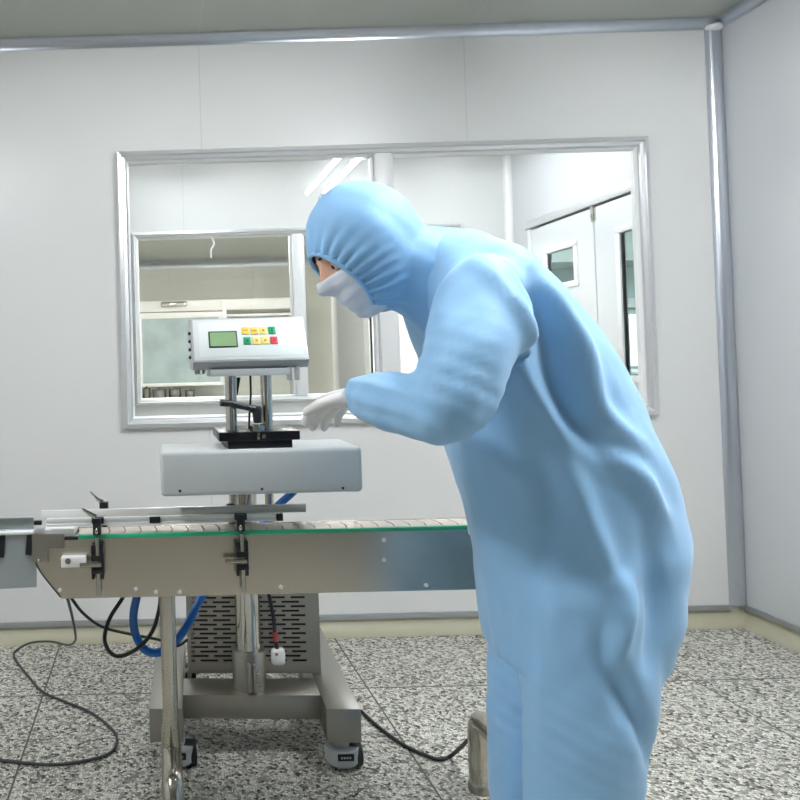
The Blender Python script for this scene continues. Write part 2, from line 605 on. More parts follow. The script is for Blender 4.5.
def window(idx, y, label):
    w = thing('window_%d' % idx, label, None, ((WX0 + WX1) / 2, y, WZ0), kind='structure')
    yf = y - 0.028
    bar_frame(WX0, WX1, WZ0, WZ1, 0.037, [(0, y + 0.03), (0, yf + 0.006), (0.10, yf), (0.52, yf - 0.004), (0.60, yf + 0.006), (0.92, yf + 0.010), (1.0, yf + 0.020), (1.0, y + 0.03)],
              'alu', 'window_frame', w)
    bar_frame(WX0 + 0.0375, WX1 - 0.0375, WZ0 + 0.0375, WZ1 - 0.0375, 0.010, [(0, y + 0.03), (0, y - 0.004), (0.3, y - 0.008), (1.0, y + 0.004), (1.0, y + 0.03)],
              'alu_white', 'glazing_bead', w)
    mu = MB()
    mu.box(0.945, 1.017, yf + 0.002, y + 0.03, WZ0 + 0.038, WZ1 - 0.038, 0.006)
    mo = obj('mullion', mu, 'alu_white', w)
    for xa, xb in ((0.945 - 0.014, 0.945), (1.017, 1.017 + 0.014)):
        obj('glazing_bead', MB().box(xa, xb, y - 0.004, y + 0.03, WZ0 + 0.048, WZ1 - 0.048, 0.003), 'alu_white', w)
    for xa, xb in ((WX0 + 0.042, 0.944), (1.018, WX1 - 0.042)):
        obj('pane', MB().box(xa, xb, y + 0.006, y + 0.011, WZ0 + 0.042, WZ1 - 0.042), 'pane', w, smooth=False)
    return w


window(1, YW, 'long aluminium framed window in the back wall behind the machine')
window(2, Y2, 'second aluminium framed window seen through the first one')


def door(idx, y0, y1, win, label, side=1, glassmat='pane_thin'):
    """Leaf in the right wall between y0 and y1 with a glazed light WIN = (ya, yb, za, zb)."""
    d = thing('door_%d' % idx, label, None, (XR, (y0 + y1) / 2, 0), kind='structure')
    ya, yb, za, zb = win
    x0, x1 = XR + 0.003, XR + 0.028
    z1 = DZ - 0.012
    mb = MB()
    for q in ((y0, y1, 0.008, za), (y0, y1, zb, z1), (y0, ya, za, zb), (yb, y1, za, zb)):
        mb.box(x0, x1, q[0], q[1], q[2], q[3])
    obj('leaf', mb, 'door', d)
    fr = MB()
    for q in ((ya - 0.035, yb + 0.035, za - 0.035, za), (ya - 0.035, yb + 0.035, zb, zb + 0.035), (ya - 0.035, ya, za, zb), (yb, yb + 0.035, za, zb)):
        fr.box(x0 - 0.010, x1, q[0], q[1], q[2], q[3], 0.003)
    obj('light_frame', fr, 'alu_white', d)
    obj('pane', MB().box(x1 - 0.006, x1 - 0.002, ya, yb, za, zb), glassmat, d, smooth=False)
    hy = y0 + 0.06 if side > 0 else y1 - 0.06
    h = MB().box(x0 - 0.006, x0, hy - 0.02, hy + 0.02, 0.93, 1.09, 0.003)
    h.cyl((x0, hy, 1.03), (x0 - 0.05, hy, 1.03), 0.009)
    h.cyl((x0 - 0.05, hy, 1.03), (x0 - 0.05, hy + 0.11 * side, 1.03), 0.009)
    obj('handle', h, 'chrome', d)
    return d


door(1, 3.912, 4.545, (4.095, 4.37, 1.56, 1.755), 'white door leaf with a small square light, second room', 1)
door(2, 3.256, 3.900, (3.40, 3.69, 1.02, 1.755), 'white door leaf with a tall glazed light, nearer of the pair', -1)
door(3, 7.31, 8.21, (7.66, 8.0, 1.0, 1.70), 'white single door with a tall light in the third room', 1)
struct('trim_11', MB().box(XR - 0.014, XR + 0.078, D0 - 0.05, D1 + 0.05, DZ, DZ + 0.05, 0.004), 'alu', 'aluminium rail over the double door')
struct('trim_12', MB().box(XR - 0.004, XR + 0.078, D1 - 0.008, D1 + 0.03, 0.005, DZ - 0.001, 0.003), 'alu_white', 'white jamb at the far side of the double door')
struct('trim_13', MB().box(XR - 0.012, XR + 0.078, E0 - 0.04, E1 + 0.04, DZ, DZ + 0.05, 0.004), 'alu', 'aluminium rail over the single door')
struct('trim_14', MB().box(XR - 0.035, XR - e, 6.86, 6.92, 0.01, 1.83, 0.004), 'alu_white', 'white upright cover strip on the right wall of the third room')
mb = MB().box(XR - 0.004, XR + 0.012, 3.885, 3.925, 1.86, 1.975, 0.003)
mb.box(XR - 0.010, XR - 0.004, 3.893, 3.917, 1.875, 1.95, 0.002)
single('door_bolt', mb, 'chrome', 'small metal bolt at the head of the double door', 'door bolt')
t = thing('wall_sign', 'small blue sign on the right wall of the third room', 'sign', (XR, 6.66, 1.43))
obj('plate', MB().box(XR - 0.006, XR - 0.001, 6.60, 6.72, 1.43, 1.55, 0.001), 'sign', t)
obj('symbol', MB().box(XR - 0.0085, XR - 0.006, 6.635, 6.685, 1.455, 1.525, 0.001), 'white_plastic', t)

# side room behind the double door
SY = 6.6
sbox('wall_side', 'side_wall', 'pale green wall of the side room behind the door light', 'wall',
     (XR + 0.08, 4.02, SY, SY + 0.06, 0, ZC), (4.50, 6.0, SY, SY + 0.06, 0, ZC), (4.02, 4.50, SY, SY + 0.06, 0, 1.02), (4.02, 4.50, SY, SY + 0.06, 1.50, ZC))
sbox('wall_side_end', 'side_wall', 'plain end wall of the side room', 'wall', (6.0, 6.06, 2.4, SY, 0, ZC), (XR + 0.08, 6.0, 2.34, 2.4, 0, ZC))
sbox('wall_passage', 'side_wall', 'pale wall of the passage behind the single door of the third room', 'wall', (3.3, 3.36, SY + 0.06, Y3 + 0.1, 0, ZC))
sbox('trim_15', 'soffit', 'grey green bulkhead under the ceiling of the side room', 'trim', (XR + 0.09, 6.0, SY - 0.5, SY - 0.002, 1.93, ZC))
sbox('trim_16', 'alu_white', 'white ledge across the wall of the side room', 'trim', (XR + 0.09, 6.0, SY - 0.06, SY - 0.002, 1.56, 1.64))
struct('window_3', MB().box(4.02, 4.50, SY + 0.02, SY + 0.026, 1.02, 1.50), 'pane_thin', 'bright window at the back of the side room', smooth=False)
t = thing('desk', 'white desk under the bright window of the side room', 'desk', (4.3, 6.1, 0))
obj('desk_top', MB().box(3.8, 5.0, 5.75, 6.5, 0.97, 1.0, 0.004), 'alu_white', t)
for lx, ly in ((3.84, 5.8), (4.96, 5.8), (3.84, 6.45), (4.96, 6.45)):
    obj('leg', MB().box(lx - 0.02, lx + 0.02, ly - 0.02, ly + 0.02, 0, 0.97), 'alu_white', t)
t = thing('monitor', 'blue grey monitor standing in front of the bright side window', 'monitor', (4.26, 6.1, 1.0))
obj('screen_case', MB().box(4.18, 4.60, 6.08, 6.13, 1.10, 1.34, 0.01), 'monitor', t)
obj('stand', MB().box(4.33, 4.45, 6.05, 6.16, 1.0, 1.012, 0.003).box(4.37, 4.41, 6.13, 6.145, 1.01, 1.2, 0.003), 'monitor', t)


# ------------------------------------------------------------------ ceiling lamps
def lamp(x, y0, y1, label, tube, z=ZC, group=None, along='y'):
    t = thing('ceiling_lamp', label, 'lamp', (x, (y0 + y1) / 2, z - 0.09), group)
    b = MB().prism([(x - 0.24, z - 0.001), (x - 0.24, z - 0.050), (x - 0.225, z - 0.050), (x - 0.20, z - 0.020), (x - 0.03, z - 0.020), (x, z - 0.034), (x + 0.03, z - 0.020), (x + 0.20, z - 0.020), (x + 0.225, z - 0.050), (x + 0.24, z - 0.050), (x + 0.24, z - 0.001)], 'y', y0, y1)
    obj('housing', b, 'lamp_body', t)
    for s in (-1, 1):
        obj('tube', MB().cyl((x + s * 0.07, y0 + 0.03, z - 0.058), (x + s * 0.07, y1 - 0.03, z - 0.058), 0.019, 12), tube, t)
        for yy in (y0 + 0.008, y1 - 0.026):
            obj('socket', MB().box(x + s * 0.07 - 0.016, x + s * 0.07 + 0.016, yy, yy + 0.018, z - 0.080, z - 0.021, 0.003), 'lamp_body', t)
    return t


lamp(1.31, 0.40, 1.64, 'twin tube ceiling lamp over the worker, mirrored in the window', 'tube')
lamp(-1.15, 0.40, 1.64, 'twin tube ceiling lamp above the left end of the conveyor', 'tube_dim')
lamp(0.25, 3.30, 4.45, 'twin tube ceiling lamp at the left of the second room', 'tube_room')
lamp(1.70, 3.30, 4.45, 'twin tube ceiling lamp at the right of the second room', 'tube_room')
lamp(0.2, 5.6, 6.8, 'twin tube ceiling lamp at the left of the third room', 'tube_far')
lamp(1.6, 5.6, 6.8, 'twin tube ceiling lamp at the right of the third room', 'tube_far')
lamp(4.2, 4.0, 5.2, 'twin tube ceiling lamp of the side room', 'tube_side')

# unseen blue cabinet, added to reflect as a dark band in the steel panel
t = thing('added_cabinet', 'dark blue cabinet added behind the photographer to darken the reflection in the conveyor panel', 'cabinet', (1.42, YB + 0.2, 0))
obj('carcass', MB().box(1.17, 1.67, YB + 0.005, YB + 0.34, 0.0, 1.85, 0.004), 'navy', t)
for xa, xb, hx_ in ((1.175, 1.418, 1.395), (1.422, 1.665, 1.445)):
    dr = obj('cabinet_door', MB().box(xa, xb, YB + 0.341, YB + 0.360, 0.06, 1.83, 0.003), 'navy', t)
    obj('handle', MB().box(hx_ - 0.006, hx_ + 0.006, YB + 0.361, YB + 0.380, 0.90, 1.05, 0.003), 'chrome', dr)

# ------------------------------------------------------------------ third room: white flow cabinet with a bench and pots
FC = 8.7
t = thing('flow_cabinet', 'white laminar flow cabinet with a blue grey glass sash in the third room', 'cabinet', (0.8, 9.0, 0))
mb = MB().box(-0.42, 1.80, FC, 9.40, 1.80, 1.935, 0.01)
obj('canopy', mb, 'white_plastic', t)
obj('back_panel', MB().box(-0.42, 1.80, 9.36, 9.40, 0.70, 1.80), 'wall_room', t)
for x in (-0.42, 0.84, 1.77):
    obj('upright', MB().box(x, x + 0.03 + (0.03 if x == 0.84 else 0), FC - (0.012 if x == 0.84 else 0), 9.40 if x != 0.84 else FC - 0.001, 0.70, 1.799 if x != 0.84 else 1.93, 0.004), 'white_plastic', t)
s = obj('sash', MB().box(-0.14, 0.83, FC + 0.02, FC + 0.03, 0.93, 1.72), 'hood_glass', t)
mb = MB()
for q in ((-0.18, 0.84, 0.89, 0.93), (-0.18, 0.84, 1.72, 1.79), (-0.18, -0.14, 0.93, 1.72), (0.80, 0.84, 0.93, 1.72)):
    mb.box(q[0], q[1], FC + 0.005, FC + 0.04, q[2], q[3], 0.004)
obj('sash_frame', mb, 'white_plastic', s)
obj('rail', MB().box(0.90, 1.70, FC + 0.01, FC + 0.05, 1.72, 1.75, 0.004), 'white_plastic', t)
obj('work_surface', MB().box(-0.42, 1.80, FC - 0.25, 9.40, 0.66, 0.70, 0.004), 'pot', t)
for x in (-0.38, 1.74):
    for y in (FC - 0.2, 9.34):
        obj('leg', MB().box(x - 0.025, x + 0.025, y - 0.025, y + 0.025, 0, 0.66), 'alu_white', t)
lm = MB().box(0.10, 0.42, FC - 0.05, FC, 1.85, 1.92, 0.02)
l_ = obj('cabinet_lamp', lm, 'chrome', t)
for (x, r, h, lab) in ((-0.10, 0.05, 0.19, 'steel jar at the left end of the row under the glass sash'), (0.055, 0.085, 0.17, 'wide steel pot, second in the row under the glass sash'),
                  (0.24, 0.075, 0.17, 'steel pot, third in the row under the glass sash'), (0.42, 0.06, 0.15, 'small steel pot at the right end of the row under the sash')):
    p = thing('steel_pot', lab, 'pot', (x, FC - 0.1, 0.70), 'steel pots on the flow cabinet bench')
    obj('vessel', MB().lathe([(r * 0.9, 0), (r, 0.012), (r, h * 0.86), (r * 1.05, h * 0.88), (r * 1.05, h * 0.9)], (x, FC - 0.1, 0.7015), 20), 'pot', p)
    obj('lid', MB().lathe([(r * 1.04, 0), (r * 0.9, h * 0.07), (r * 0.2, h * 0.1), (r * 0.2, h * 0.16)], (x, FC - 0.1, 0.7015 + h * 0.905), 20), 'pot', p)
single('hanging_tie', MB().tube([(0.4103, 4.7700, 1.9816), (0.4221, 4.7650, 1.9401), (0.4009, 4.7650, 1.9004), (0.3996, 4.7680, 1.8472)], 0.006, 8), 'white_plastic',
       'short white tie hanging at the top of the second window', 'cable tie')

# ------------------------------------------------------------------ conveyor
PY = 1.690                                # front face of the front side panel
CZ, CB = 0.7295, 0.585
X0c, X1c = -0.290, 0.930
conv = thing('conveyor', 'stainless slat conveyor with a green wear strip running under the white machine head', 'conveyor', (0.32, 1.745, 0))
mb = MB().prism([(-0.288, CZ), (X1c, CZ), (X1c, CB), (-0.2330, CB + 0.002), (-0.2925, 0.666)], 'y', PY, PY + 0.004)
fp = obj('front_panel', mb, 'steel_plate', conv)
mb = MB().prism([(-0.288, CZ), (X1c, CZ), (X1c, CB), (-0.2330, CB + 0.002), (-0.2925, 0.666)], 'y', 1.796, 1.800)
obj('rear_panel', mb, 'steel_plate', conv)
mb = MB()
x = X0c + 0.09
k = 0
slot = 0.0381
xs = []
while x < X1c:
    xs.append(x)
    x += slot
for x in xs:
    mb.prism([(x + 0.001, 1.703), (x + slot - 0.0025, 1.703), (x + slot + 0.004, 1.745), (x + slot - 0.0025, 1.787), (x + 0.001, 1.787), (x + 0.0075, 1.745)], 'z', CZ - 0.004, CZ + 0.001)
belt = obj('slat_belt', mb, 'belt', conv, smooth=False)
obj('belt_bed', MB().box(X0c + 0.02, X1c - 0.005, 1.702, 1.790, CZ - 0.03, CZ - 0.006), 'belt_dark', conv)
obj('wear_strip', MB().box(-0.1895, X1c, PY - 0.0035, PY + 0.010, CZ - 0.0035, CZ + 0.0055, 0.0012), 'green', conv)
obj('wear_strip_end', MB().box(-0.2235, -0.190, PY - 0.003, PY + 0.009, CZ - 0.005, CZ + 0.002, 0.001), 'black', conv)
for c in ((0.5284, 1.6900, 0.7057), (0.5268, 1.6900, 0.6590), (0.6230, 1.6900, 0.5984), (0.7909, 1.6900, 0.5920), (-0.0569, 1.6900, 0.6056), (-0.0101, 1.6900, 0.5974), (0.0463, 1.6900, 0.5961), (0.2836, 1.6900, 0.6020), (-0.2358, 1.6900, 0.6076)):
    b = MB().lathe([(0.0050, 0), (0.0050, 0.0012), (0.0042, 0.0036), (0.0018, 0.0048)], (0, 0, 0), 14)
    b.rot(Matrix.Translation((c[0], PY - 0.0003, c[2])) @ Matrix.Rotation(PI / 2, 4, 'X'))
    obj('screw', b, 'alu_white', conv)
# end bracket on the left
mb = MB().prism([(-0.2984, 1.6880, 0.7408)[::2], (-0.2218, 1.6880, 0.7389)[::2], (-0.2226, 1.6880, 0.7061)[::2], (-0.2603, 1.6880, 0.7070)[::2], (-0.2610, 1.6880, 0.6743)[::2], (-0.2987, 1.6880, 0.6752)[::2]], 'y', PY - 0.004, PY - 0.0005)
eb = obj('end_bracket', mb, 'steel', conv)
c = (-0.2833, 1.6880, 0.6795)
obj('screw', MB().sphere((c[0], PY - 0.005, c[2]), 0.004, (1, 0.6, 1)), 'chrome', eb)
mb = MB().box(-0.275, -0.20, 1.703, 1.787, CZ - 0.002, CZ + 0.016, 0.003)
obj('end_plate', mb, 'white_plastic', conv)
mb = MB().box(*[(-0.2936, 1.6900, 0.7566)[0], (-0.2724, 1.6900, 0.7561)[0]], 1.70, 1.73, CZ + 0.002, CZ + 0.02, 0.002)
obj('end_block', mb, 'grey_plastic', conv)
c0, c1 = (-0.2291, 1.6850, 0.6650), (-0.1697, 1.6850, 0.6892)
sb = obj('sensor_block', MB().box(c0[0], c1[0], PY - 0.022, PY - 0.0005, c0[2], c1[2], 0.002), 'white_plastic', conv)
c = (-0.2125, 1.6680, 0.6808)
b = MB().cyl((c[0], PY - 0.0245, c[2]), (c[0], PY - 0.0215, c[2]), 0.0068, 18)
obj('screw', b, 'chrome2', sb)

# guide rails
zn0, zn1 = 0.7545, 0.7735
xa, xb = (-0.2649, 1.6900, 0.7723)[0], (0.2884, 1.6900, 0.7584)[0]
mb = MB()
mb.box(xa, xb, 1.6975, 1.7045, zn0 + 0.0105, zn1, 0.0015)
mb.box(xa, xb, 1.7000, 1.7035, zn0, zn1 - 0.002, 0.0005)
mb.box(xa, xb, 1.6965, 1.7045, zn0, zn0 + 0.006, 0.0012)
rn = obj('guide_rail', mb, 'alu_white', conv)
obj('rail_end', MB().box(xb - 0.010, xb + 0.006, 1.692, 1.707, zn0 + 0.001, zn1 - 0.001, 0.0015), 'black', rn)
xa, xb = (-0.2917, 1.8000, 0.7696)[0], (0.3678, 1.8000, 0.7530)[0]
xm = (0.0598, 1.8000, 0.7608)[0]
mb = MB().cyl((xa, 1.796, 0.7645), (xb, 1.796, 0.7645), 0.0105, 20)
rf = obj('guide_rail', mb, 'alu', conv)
mb = MB().box(xa, xm, 1.782, 1.7865, 0.7545, 0.7760, 0.002)
obj('rail_facing', mb, 'white_plastic', rf)
tag(rf, 'round steel guide rail with a white facing at its left')


def front_clamp(x, lever, block_px):
    """Rail clamp in front of the panel: black head, rod, slider block and side pin."""
    cl = obj('rail_clamp', MB().box(x - 0.0095, x + 0.0095, 1.676, 1.696, CZ + 0.0065, zn1 + 0.002, 0.002)
             .box(x - 0.013, x + 0.016, 1.687, 1.696, zn0 + 0.006, zn1 + 0.003, 0.002), 'black', conv)
    obj('rod', MB().cyl((x + 0.0005, 1.672, CZ + 0.004), (x + 0.002, 1.672, CB + 0.014), 0.0056, 14), 'chrome2', cl)
    sl = MB()
    sl.box(x - 0.0145, x + 0.0145, 1.664, PY - 0.0005, 0.679, 0.692, 0.002)
    sl.box(x - 0.0145, x + 0.0145, 1.664, PY - 0.0005, 0.650, 0.664, 0.002)
    sl.box(x + 0.006, x + 0.0145, 1.668, PY - 0.0005, 0.636, 0.716, 0.002)
    sl.box(x - 0.0145, x - 0.007, 1.668, PY - 0.0005, 0.692, 0.714, 0.002)
    sl.box(x - 0.0145, x - 0.007, 1.668, PY - 0.0005, 0.636, 0.650, 0.002)
    s_ = obj('slider', sl, 'black', cl)
    obj('pin', MB().cyl((x - 0.040, 1.664, 0.6715), (x + 0.010, 1.664, 0.6715), 0.0052, 14), 'chrome2', s_)
    obj('clamp_screw', MB().sphere((x - 0.001, 1.676, CZ + 0.016), 0.0055, (0.7, 0.5, 1.3)), 'chrome', cl)
    if lever:
        a = Vector((x - 0.004, 1.684, zn1 + 0.004))
        b_ = Vector((x - 0.033, 1.676, zn1 + 0.026))
        obj('lever', MB().tube([a, (a + b_) / 2, b_], lambda t_: 0.0068 - 0.0045 * t_, 10), 'chrome', cl)
    return cl


front_clamp((-0.1443, 1.6800, 0.7481)[0], True, None)
front_clamp((0.1926, 1.6800, 0.7397)[0], False, None)
x = (-0.0078, 1.6900, 0.7682)[0]
obj('rail_joiner', MB().box(x - 0.013, x + 0.013, 1.692, 1.6985, zn0 + 0.003, zn1 - 0.001, 0.0015), 'black', conv)
# far clamps
for (px, lev) in (((-0.1370, 1.8200, 0.7769)[0], True), ((0.1849, 1.8200, 0.7637)[0], False)):
    fc = obj('rail_clamp', MB().box(px - 0.011, px + 0.011, 1.808, 1.830, 0.7655, 0.789 if lev else 0.774, 0.003).box(px - 0.008, px + 0.008, 1.808, 1.820, 0.60, 0.776, 0.002), 'black', conv)
    if lev:
        a = Vector((px - 0.004, 1.819, 0.787))
        obj('lever', MB().tube([a, a + Vector((-0.012, -0.001, 0.008)), a + Vector((-0.030, -0.004, 0.028))], lambda t_: 0.007 - 0.005 * t_, 10), 'chrome', fc)


def leg_frame(x):
    zp, yn, yf, r = 0.193, 1.602, 1.890, 0.0245
    base = MB().tube([(x, yn, 0.02), (x, yn, 0.10), (x, yn, zp - 0.04), (x, yn + 0.012, zp - 0.012), (x, yn + 0.04, zp), (x, (yn + yf) / 2, zp),
                      (x, yf - 0.04, zp), (x, yf - 0.012, zp - 0.012), (x, yf, zp - 0.04), (x, yf, 0.10), (x, yf, 0.02)], r, 22, 6)
    lg = obj('leg', base, 'chrome2', conv)
    obj('post', MB().cyl((x, 1.745, zp + 0.012), (x, 1.745, 0.70), 0.0190, 22), 'chrome2', lg)
    for y in (yn, yf):
        obj('foot_pad', MB().lathe([(0.026, 0.0005), (0.028, 0.004), (0.028, 0.018), (0.024, 0.024)], (x, y, 0), 22), 'steel', lg)
    return lg


leg_frame((0.0166, 1.7450, 0.4160)[0])
leg_frame((0.8170, 1.7450, 0.4211)[0])
obj('cross_tie', MB().box(0.0, 0.82, 1.738, 1.752, 0.60, 0.63, 0.002), 'steel', conv)

obj('edge_gap_line', MB().tube([(-0.2931, 1.6900, 0.6769), (-0.2773, 1.6900, 0.6460), (-0.2350, 1.6900, 0.5912)], 0.0018, 8), 'cable_black', conv)  # black tube standing in for the shadowy gap along the slanted edge

# infeed chute at the left edge
inf = thing('infeed_chute', 'grey infeed chute with black straps joining the left end of the conveyor', 'chute', (-0.55, 1.72, 0))
xe = (-0.2956, 1.6900, 0.7731)[0]
XI = -0.95
mb = MB()
mb.box(XI, xe, 1.700, 1.704, 0.7500, 0.7800, 0.001)
mb.box(XI, xe, 1.690, 1.702, 0.7765, 0.7800, 0.001)
obj('side_channel', mb, 'sheet', inf)
obj('channel_end', MB().box(xe, xe + 0.019, 1.6985, 1.7075, 0.7585, 0.7690, 0.002), 'black', inf)
obj('lower_rail', MB().cyl((XI, 1.694, 0.7435), (xe, 1.694, 0.7435), 0.0055, 14), 'alu_white', inf)
obj('hanging_sheet', MB().prism([(-0.5192, 1.7000, 0.7411)[::2], (-0.2898, 1.7000, 0.7401)[::2], (-0.2927, 1.7000, 0.6129)[::2], (-0.5220, 1.7000, 0.6067)[::2]], 'y', 1.699, 1.702), 'sheet', inf)
for q in ([(-0.3765, 1.6900, 0.7493), (-0.3623, 1.6900, 0.7489), (-0.3673, 1.6900, 0.6857), (-0.3803, 1.6900, 0.6860)], [(-0.3104, 1.6900, 0.7476), (-0.2962, 1.6900, 0.7473), (-0.3023, 1.6900, 0.6888), (-0.3164, 1.6900, 0.6915)]):
    obj('strap', MB().prism([p[::2] for p in q], 'y', 1.694, 1.6985), 'black', inf)
obj('tray', MB().box(XI, xe - 0.002, 1.703, 1.79, 0.735, 0.739), 'sheet', inf)
for lx in (-0.9, -0.62):
    for ly in (1.72, 1.78):
        obj('leg', MB().box(lx - 0.012, lx + 0.012, ly - 0.012, ly + 0.012, 0.0, 0.735, 0.002), 'steel', inf)

# ------------------------------------------------------------------ sealing machine
CX, CY = 0.2565, 2.130
seal = thing('sealing_machine', 'white induction sealing machine with keypad box on a steel column and wheeled stand', 'sealing machine', (CX, CY, 0))
YAW = Matrix.Translation((CX, CY, 0)) @ Matrix.Rotation(math.radians(-3.0), 4, 'Z') @ Matrix.Translation((-CX, -CY, 0))
ZT = 0.180
stand = obj('stand', MB().box(0.0, 0.50, CY - 0.058, CY + 0.055, ZT - 0.071, ZT - 0.002, 0.003).rot(YAW), 'steel', seal)
for xa, xb in ((-0.033, 0.061), (0.452, 0.546)):
    obj('foot_beam', MB().box(xa, xb, 1.985, 2.60, ZT - 0.092, ZT, 0.003).rot(YAW), 'steel', stand)
for cx_ in (0.042, 0.499):
    for cy_ in (2.032, 2.55):
        c = (YAW @ Vector((cx_, cy_, 0)))
        cs = obj('caster', MB().lathe([(0.018, 0.062), (0.046, 0.060), (0.047, 0.050), (0.046, 0.022), (0.040, 0.014), (0.0, 0.014)][:-1], c, 26)
                 .cyl((c.x, c.y, 0.060), (c.x, c.y, ZT - 0.093), 0.022, 20), 'grey_plastic', seal)
        obj('wheel', MB().cyl((c.x - 0.012, c.y + 0.003, 0.034), (c.x + 0.052, c.y + 0.006, 0.034), 0.0335, 24), 'rubber', cs)
        obj('brake_tab', MB().box(c.x + 0.034, c.x + 0.056, c.y - 0.018, c.y + 0.010, 0.030, 0.056, 0.004), 'grey_plastic', cs)
        lb = obj('label_plate', MB().box(c.x - 0.022, c.x + 0.022, c.y - 0.0495, c.y - 0.0455, 0.040, 0.058, 0.001), 'black', cs)
        mk = MB()
        for q in range(4):
            mk.box(c.x - 0.014 + q * 0.0075, c.x - 0.009 + q * 0.0075, c.y - 0.0502, c.y - 0.0494, 0.0465, 0.0515)
        obj('marking', mk, 'grey_plastic', lb)

# column, collar, rods, arm
col = obj('column', MB().cyl((CX, CY, ZT + 0.002), (CX, CY, 0.885), 0.0368, 32), 'chrome', seal)
cl = MB().lathe([(0.0375, 0), (0.0490, 0), (0.0490, 0.107), (0.0470, 0.110), (0.0375, 0.110)], (CX, CY, ZT - 0.0015), 36)
cl.box(CX - 0.014, CX - 0.003, CY - 0.065, CY - 0.046, ZT + 0.006, ZT + 0.084, 0.002)
cl.box(CX + 0.003, CX + 0.014, CY - 0.065, CY - 0.046, ZT + 0.006, ZT + 0.084, 0.002)
collar = obj('collar', cl, 'steel', seal)
for z in (0.025, 0.062):
    obj('bolt', MB().cyl((CX + 0.014, CY - 0.056, ZT + z), (CX + 0.024, CY - 0.056, ZT + z), 0.0065, 12), 'chrome', collar)
for x in ((0.2161, 2.0500, 0.7406)[0], (0.3188, 2.0500, 0.7380)[0]):
    obj('side_rod', MB().cyl((x, 2.05, 0.60), (x, 2.05, 0.86), 0.0125, 20), 'chrome', seal)
obj('rod_bracket', MB().box(CX - 0.085, CX + 0.085, 2.01, 2.18, 0.575, 0.615, 0.004), 'steel', seal)
obj('arm', MB().box(CX - 0.085, CX + 0.085, 1.826, 2.175, 0.840, 0.890, 0.006), 'cast', seal)

# vented cabinet
cx0, cx1, cy0, cy1, cz0, cz1 = 0.074, 0.479, 2.210, 2.45, ZT + 0.0015, 0.56
mb = MB()
rows = 27
zt = 0.4145
pit, hh = 0.01365, 0.0064
slots = []
r = 0
z = 0.217
while z < cz1 - 0.03:
    off = 0.0 if r % 2 else 0.028
    xs0 = cx0 + 0.012 + off
    row = []
    x = xs0 - 0.070
    while x < cx1 - 0.05:
        a, b_ = max(x, cx0 + 0.012), min(x + 0.053, cx1 - 0.042)
        if b_ - a > 0.008:
            row.append((a, b_))
        x += 0.070
    slots.append((z, z + hh, row))
    z += pit
    r += 1


def quad(mb, x0, x1, z0, z1, y):
    bm = mb.bm
    bm.faces.new([bm.verts.new(p) for p in ((x0, y, z0), (x1, y, z0), (x1, y, z1), (x0, y, z1))])


for y in (cy0,):
    zz = cz0
    for (za, zb, row) in slots:
        mb.box(cx0, cx1, cy0, cy0 + 0.002, zz, za)
        xx = cx0
        for (a, b_) in row:
            mb.box(xx, a, cy0, cy0 + 0.002, za, zb)
            xx = b_
        mb.box(xx, cx1, cy0, cy0 + 0.002, za, zb)
        zz = zb
    mb.box(cx0, cx1, cy0, cy0 + 0.002, zz, cz1)
mb.box(cx0, cx0 + 0.002, cy0 + 0.002, cy1, cz0, cz1)
mb.box(cx1 - 0.002, cx1, cy0 + 0.002, cy1, cz0, cz1)
mb.box(cx0 + 0.002, cx1 - 0.002, cy1 - 0.002, cy1, cz0, cz1)
mb.box(cx0 + 0.002, cx1 - 0.002, cy0 + 0.002, cy1 - 0.002, cz0, cz0 + 0.002)
mb.box(cx0 + 0.002, cx1 - 0.002, cy0 + 0.002, cy1 - 0.002, cz1 - 0.002, cz1)
cab = obj('vented_cabinet', mb.rot(YAW), 'steel_box', seal, smooth=False)
obj('dark_backing', MB().box(cx0 + 0.02, cx1 - 0.02, cy0 + 0.035, cy1 - 0.02, cz0 + 0.006, cz1 - 0.01).rot(YAW), 'black', cab)  # black box added behind the slots so they look dark

# sealing head
HX0, HX1, HY0, HY1, HZ0, HZ1 = 0.008, 0.4700, 1.640, 1.825, 0.828, 0.9310
head = obj('sealing_head', MB().box(HX0, HX1, HY0, HY1, HZ0, HZ1, 0.010, 4), 'cast', seal)
for c in ((0.0513, 1.6400, 0.8411), (0.2387, 1.6400, 0.8409), (0.4234, 1.6400, 0.8384)):
    obj('screw', MB().sphere((c[0], HY0 - 0.0005, c[2]), 0.0034, (1, 0.5, 1), 10), 'black', head)
# black slide plate and lever
sl = obj('slide_plate', MB().box(0.146, 0.3335, 1.660, 1.835, 0.9490, 0.9700, 0.0015).box(0.166, 0.316, 1.664, 1.83, 0.9300, 0.9492, 0.001), 'black_metal', seal)
c = (0.2372, 1.6600, 0.9599)
obj('slot_screw', MB().box(c[0] - 0.003, c[0] + 0.003, 1.657, 1.6605, 0.952, 0.968, 0.0008).box(c[0] + 0.008, c[0] + 0.016, 1.657, 1.6605, 0.955, 0.964, 0.001), 'chrome2', sl)
hx, hy = (0.2384, 1.6850, 0.9950)[0], 1.678
hub = MB().lathe([(0.0085, 0.0), (0.010, 0.006), (0.0115, 0.022), (0.0115, 0.034), (0.008, 0.040)], (hx, hy, 0.9885), 22)
a = Vector((hx, hy, 1.020))
pts = [a + Vector((-0.004, 0, 0.0)), a + Vector((-0.025, -0.004, 0.006)), (0.1970, 1.6650, 1.0301), (0.1757, 1.6600, 1.0365), (0.1510, 1.6550, 1.0397)]
hub.tube(pts, lambda t_: 0.0072 + 0.0012 * (t_ > 0.8) if t_ > 0.15 else 0.0095, 14)
lv = obj('clamp_lever', hub, 'black', seal)
obj('collar_nut', MB().lathe([(0.018, 0.0), (0.0185, 0.004), (0.0185, 0.013), (0.013, 0.0165)], (hx, hy, 0.9700), 8), 'chrome', lv)
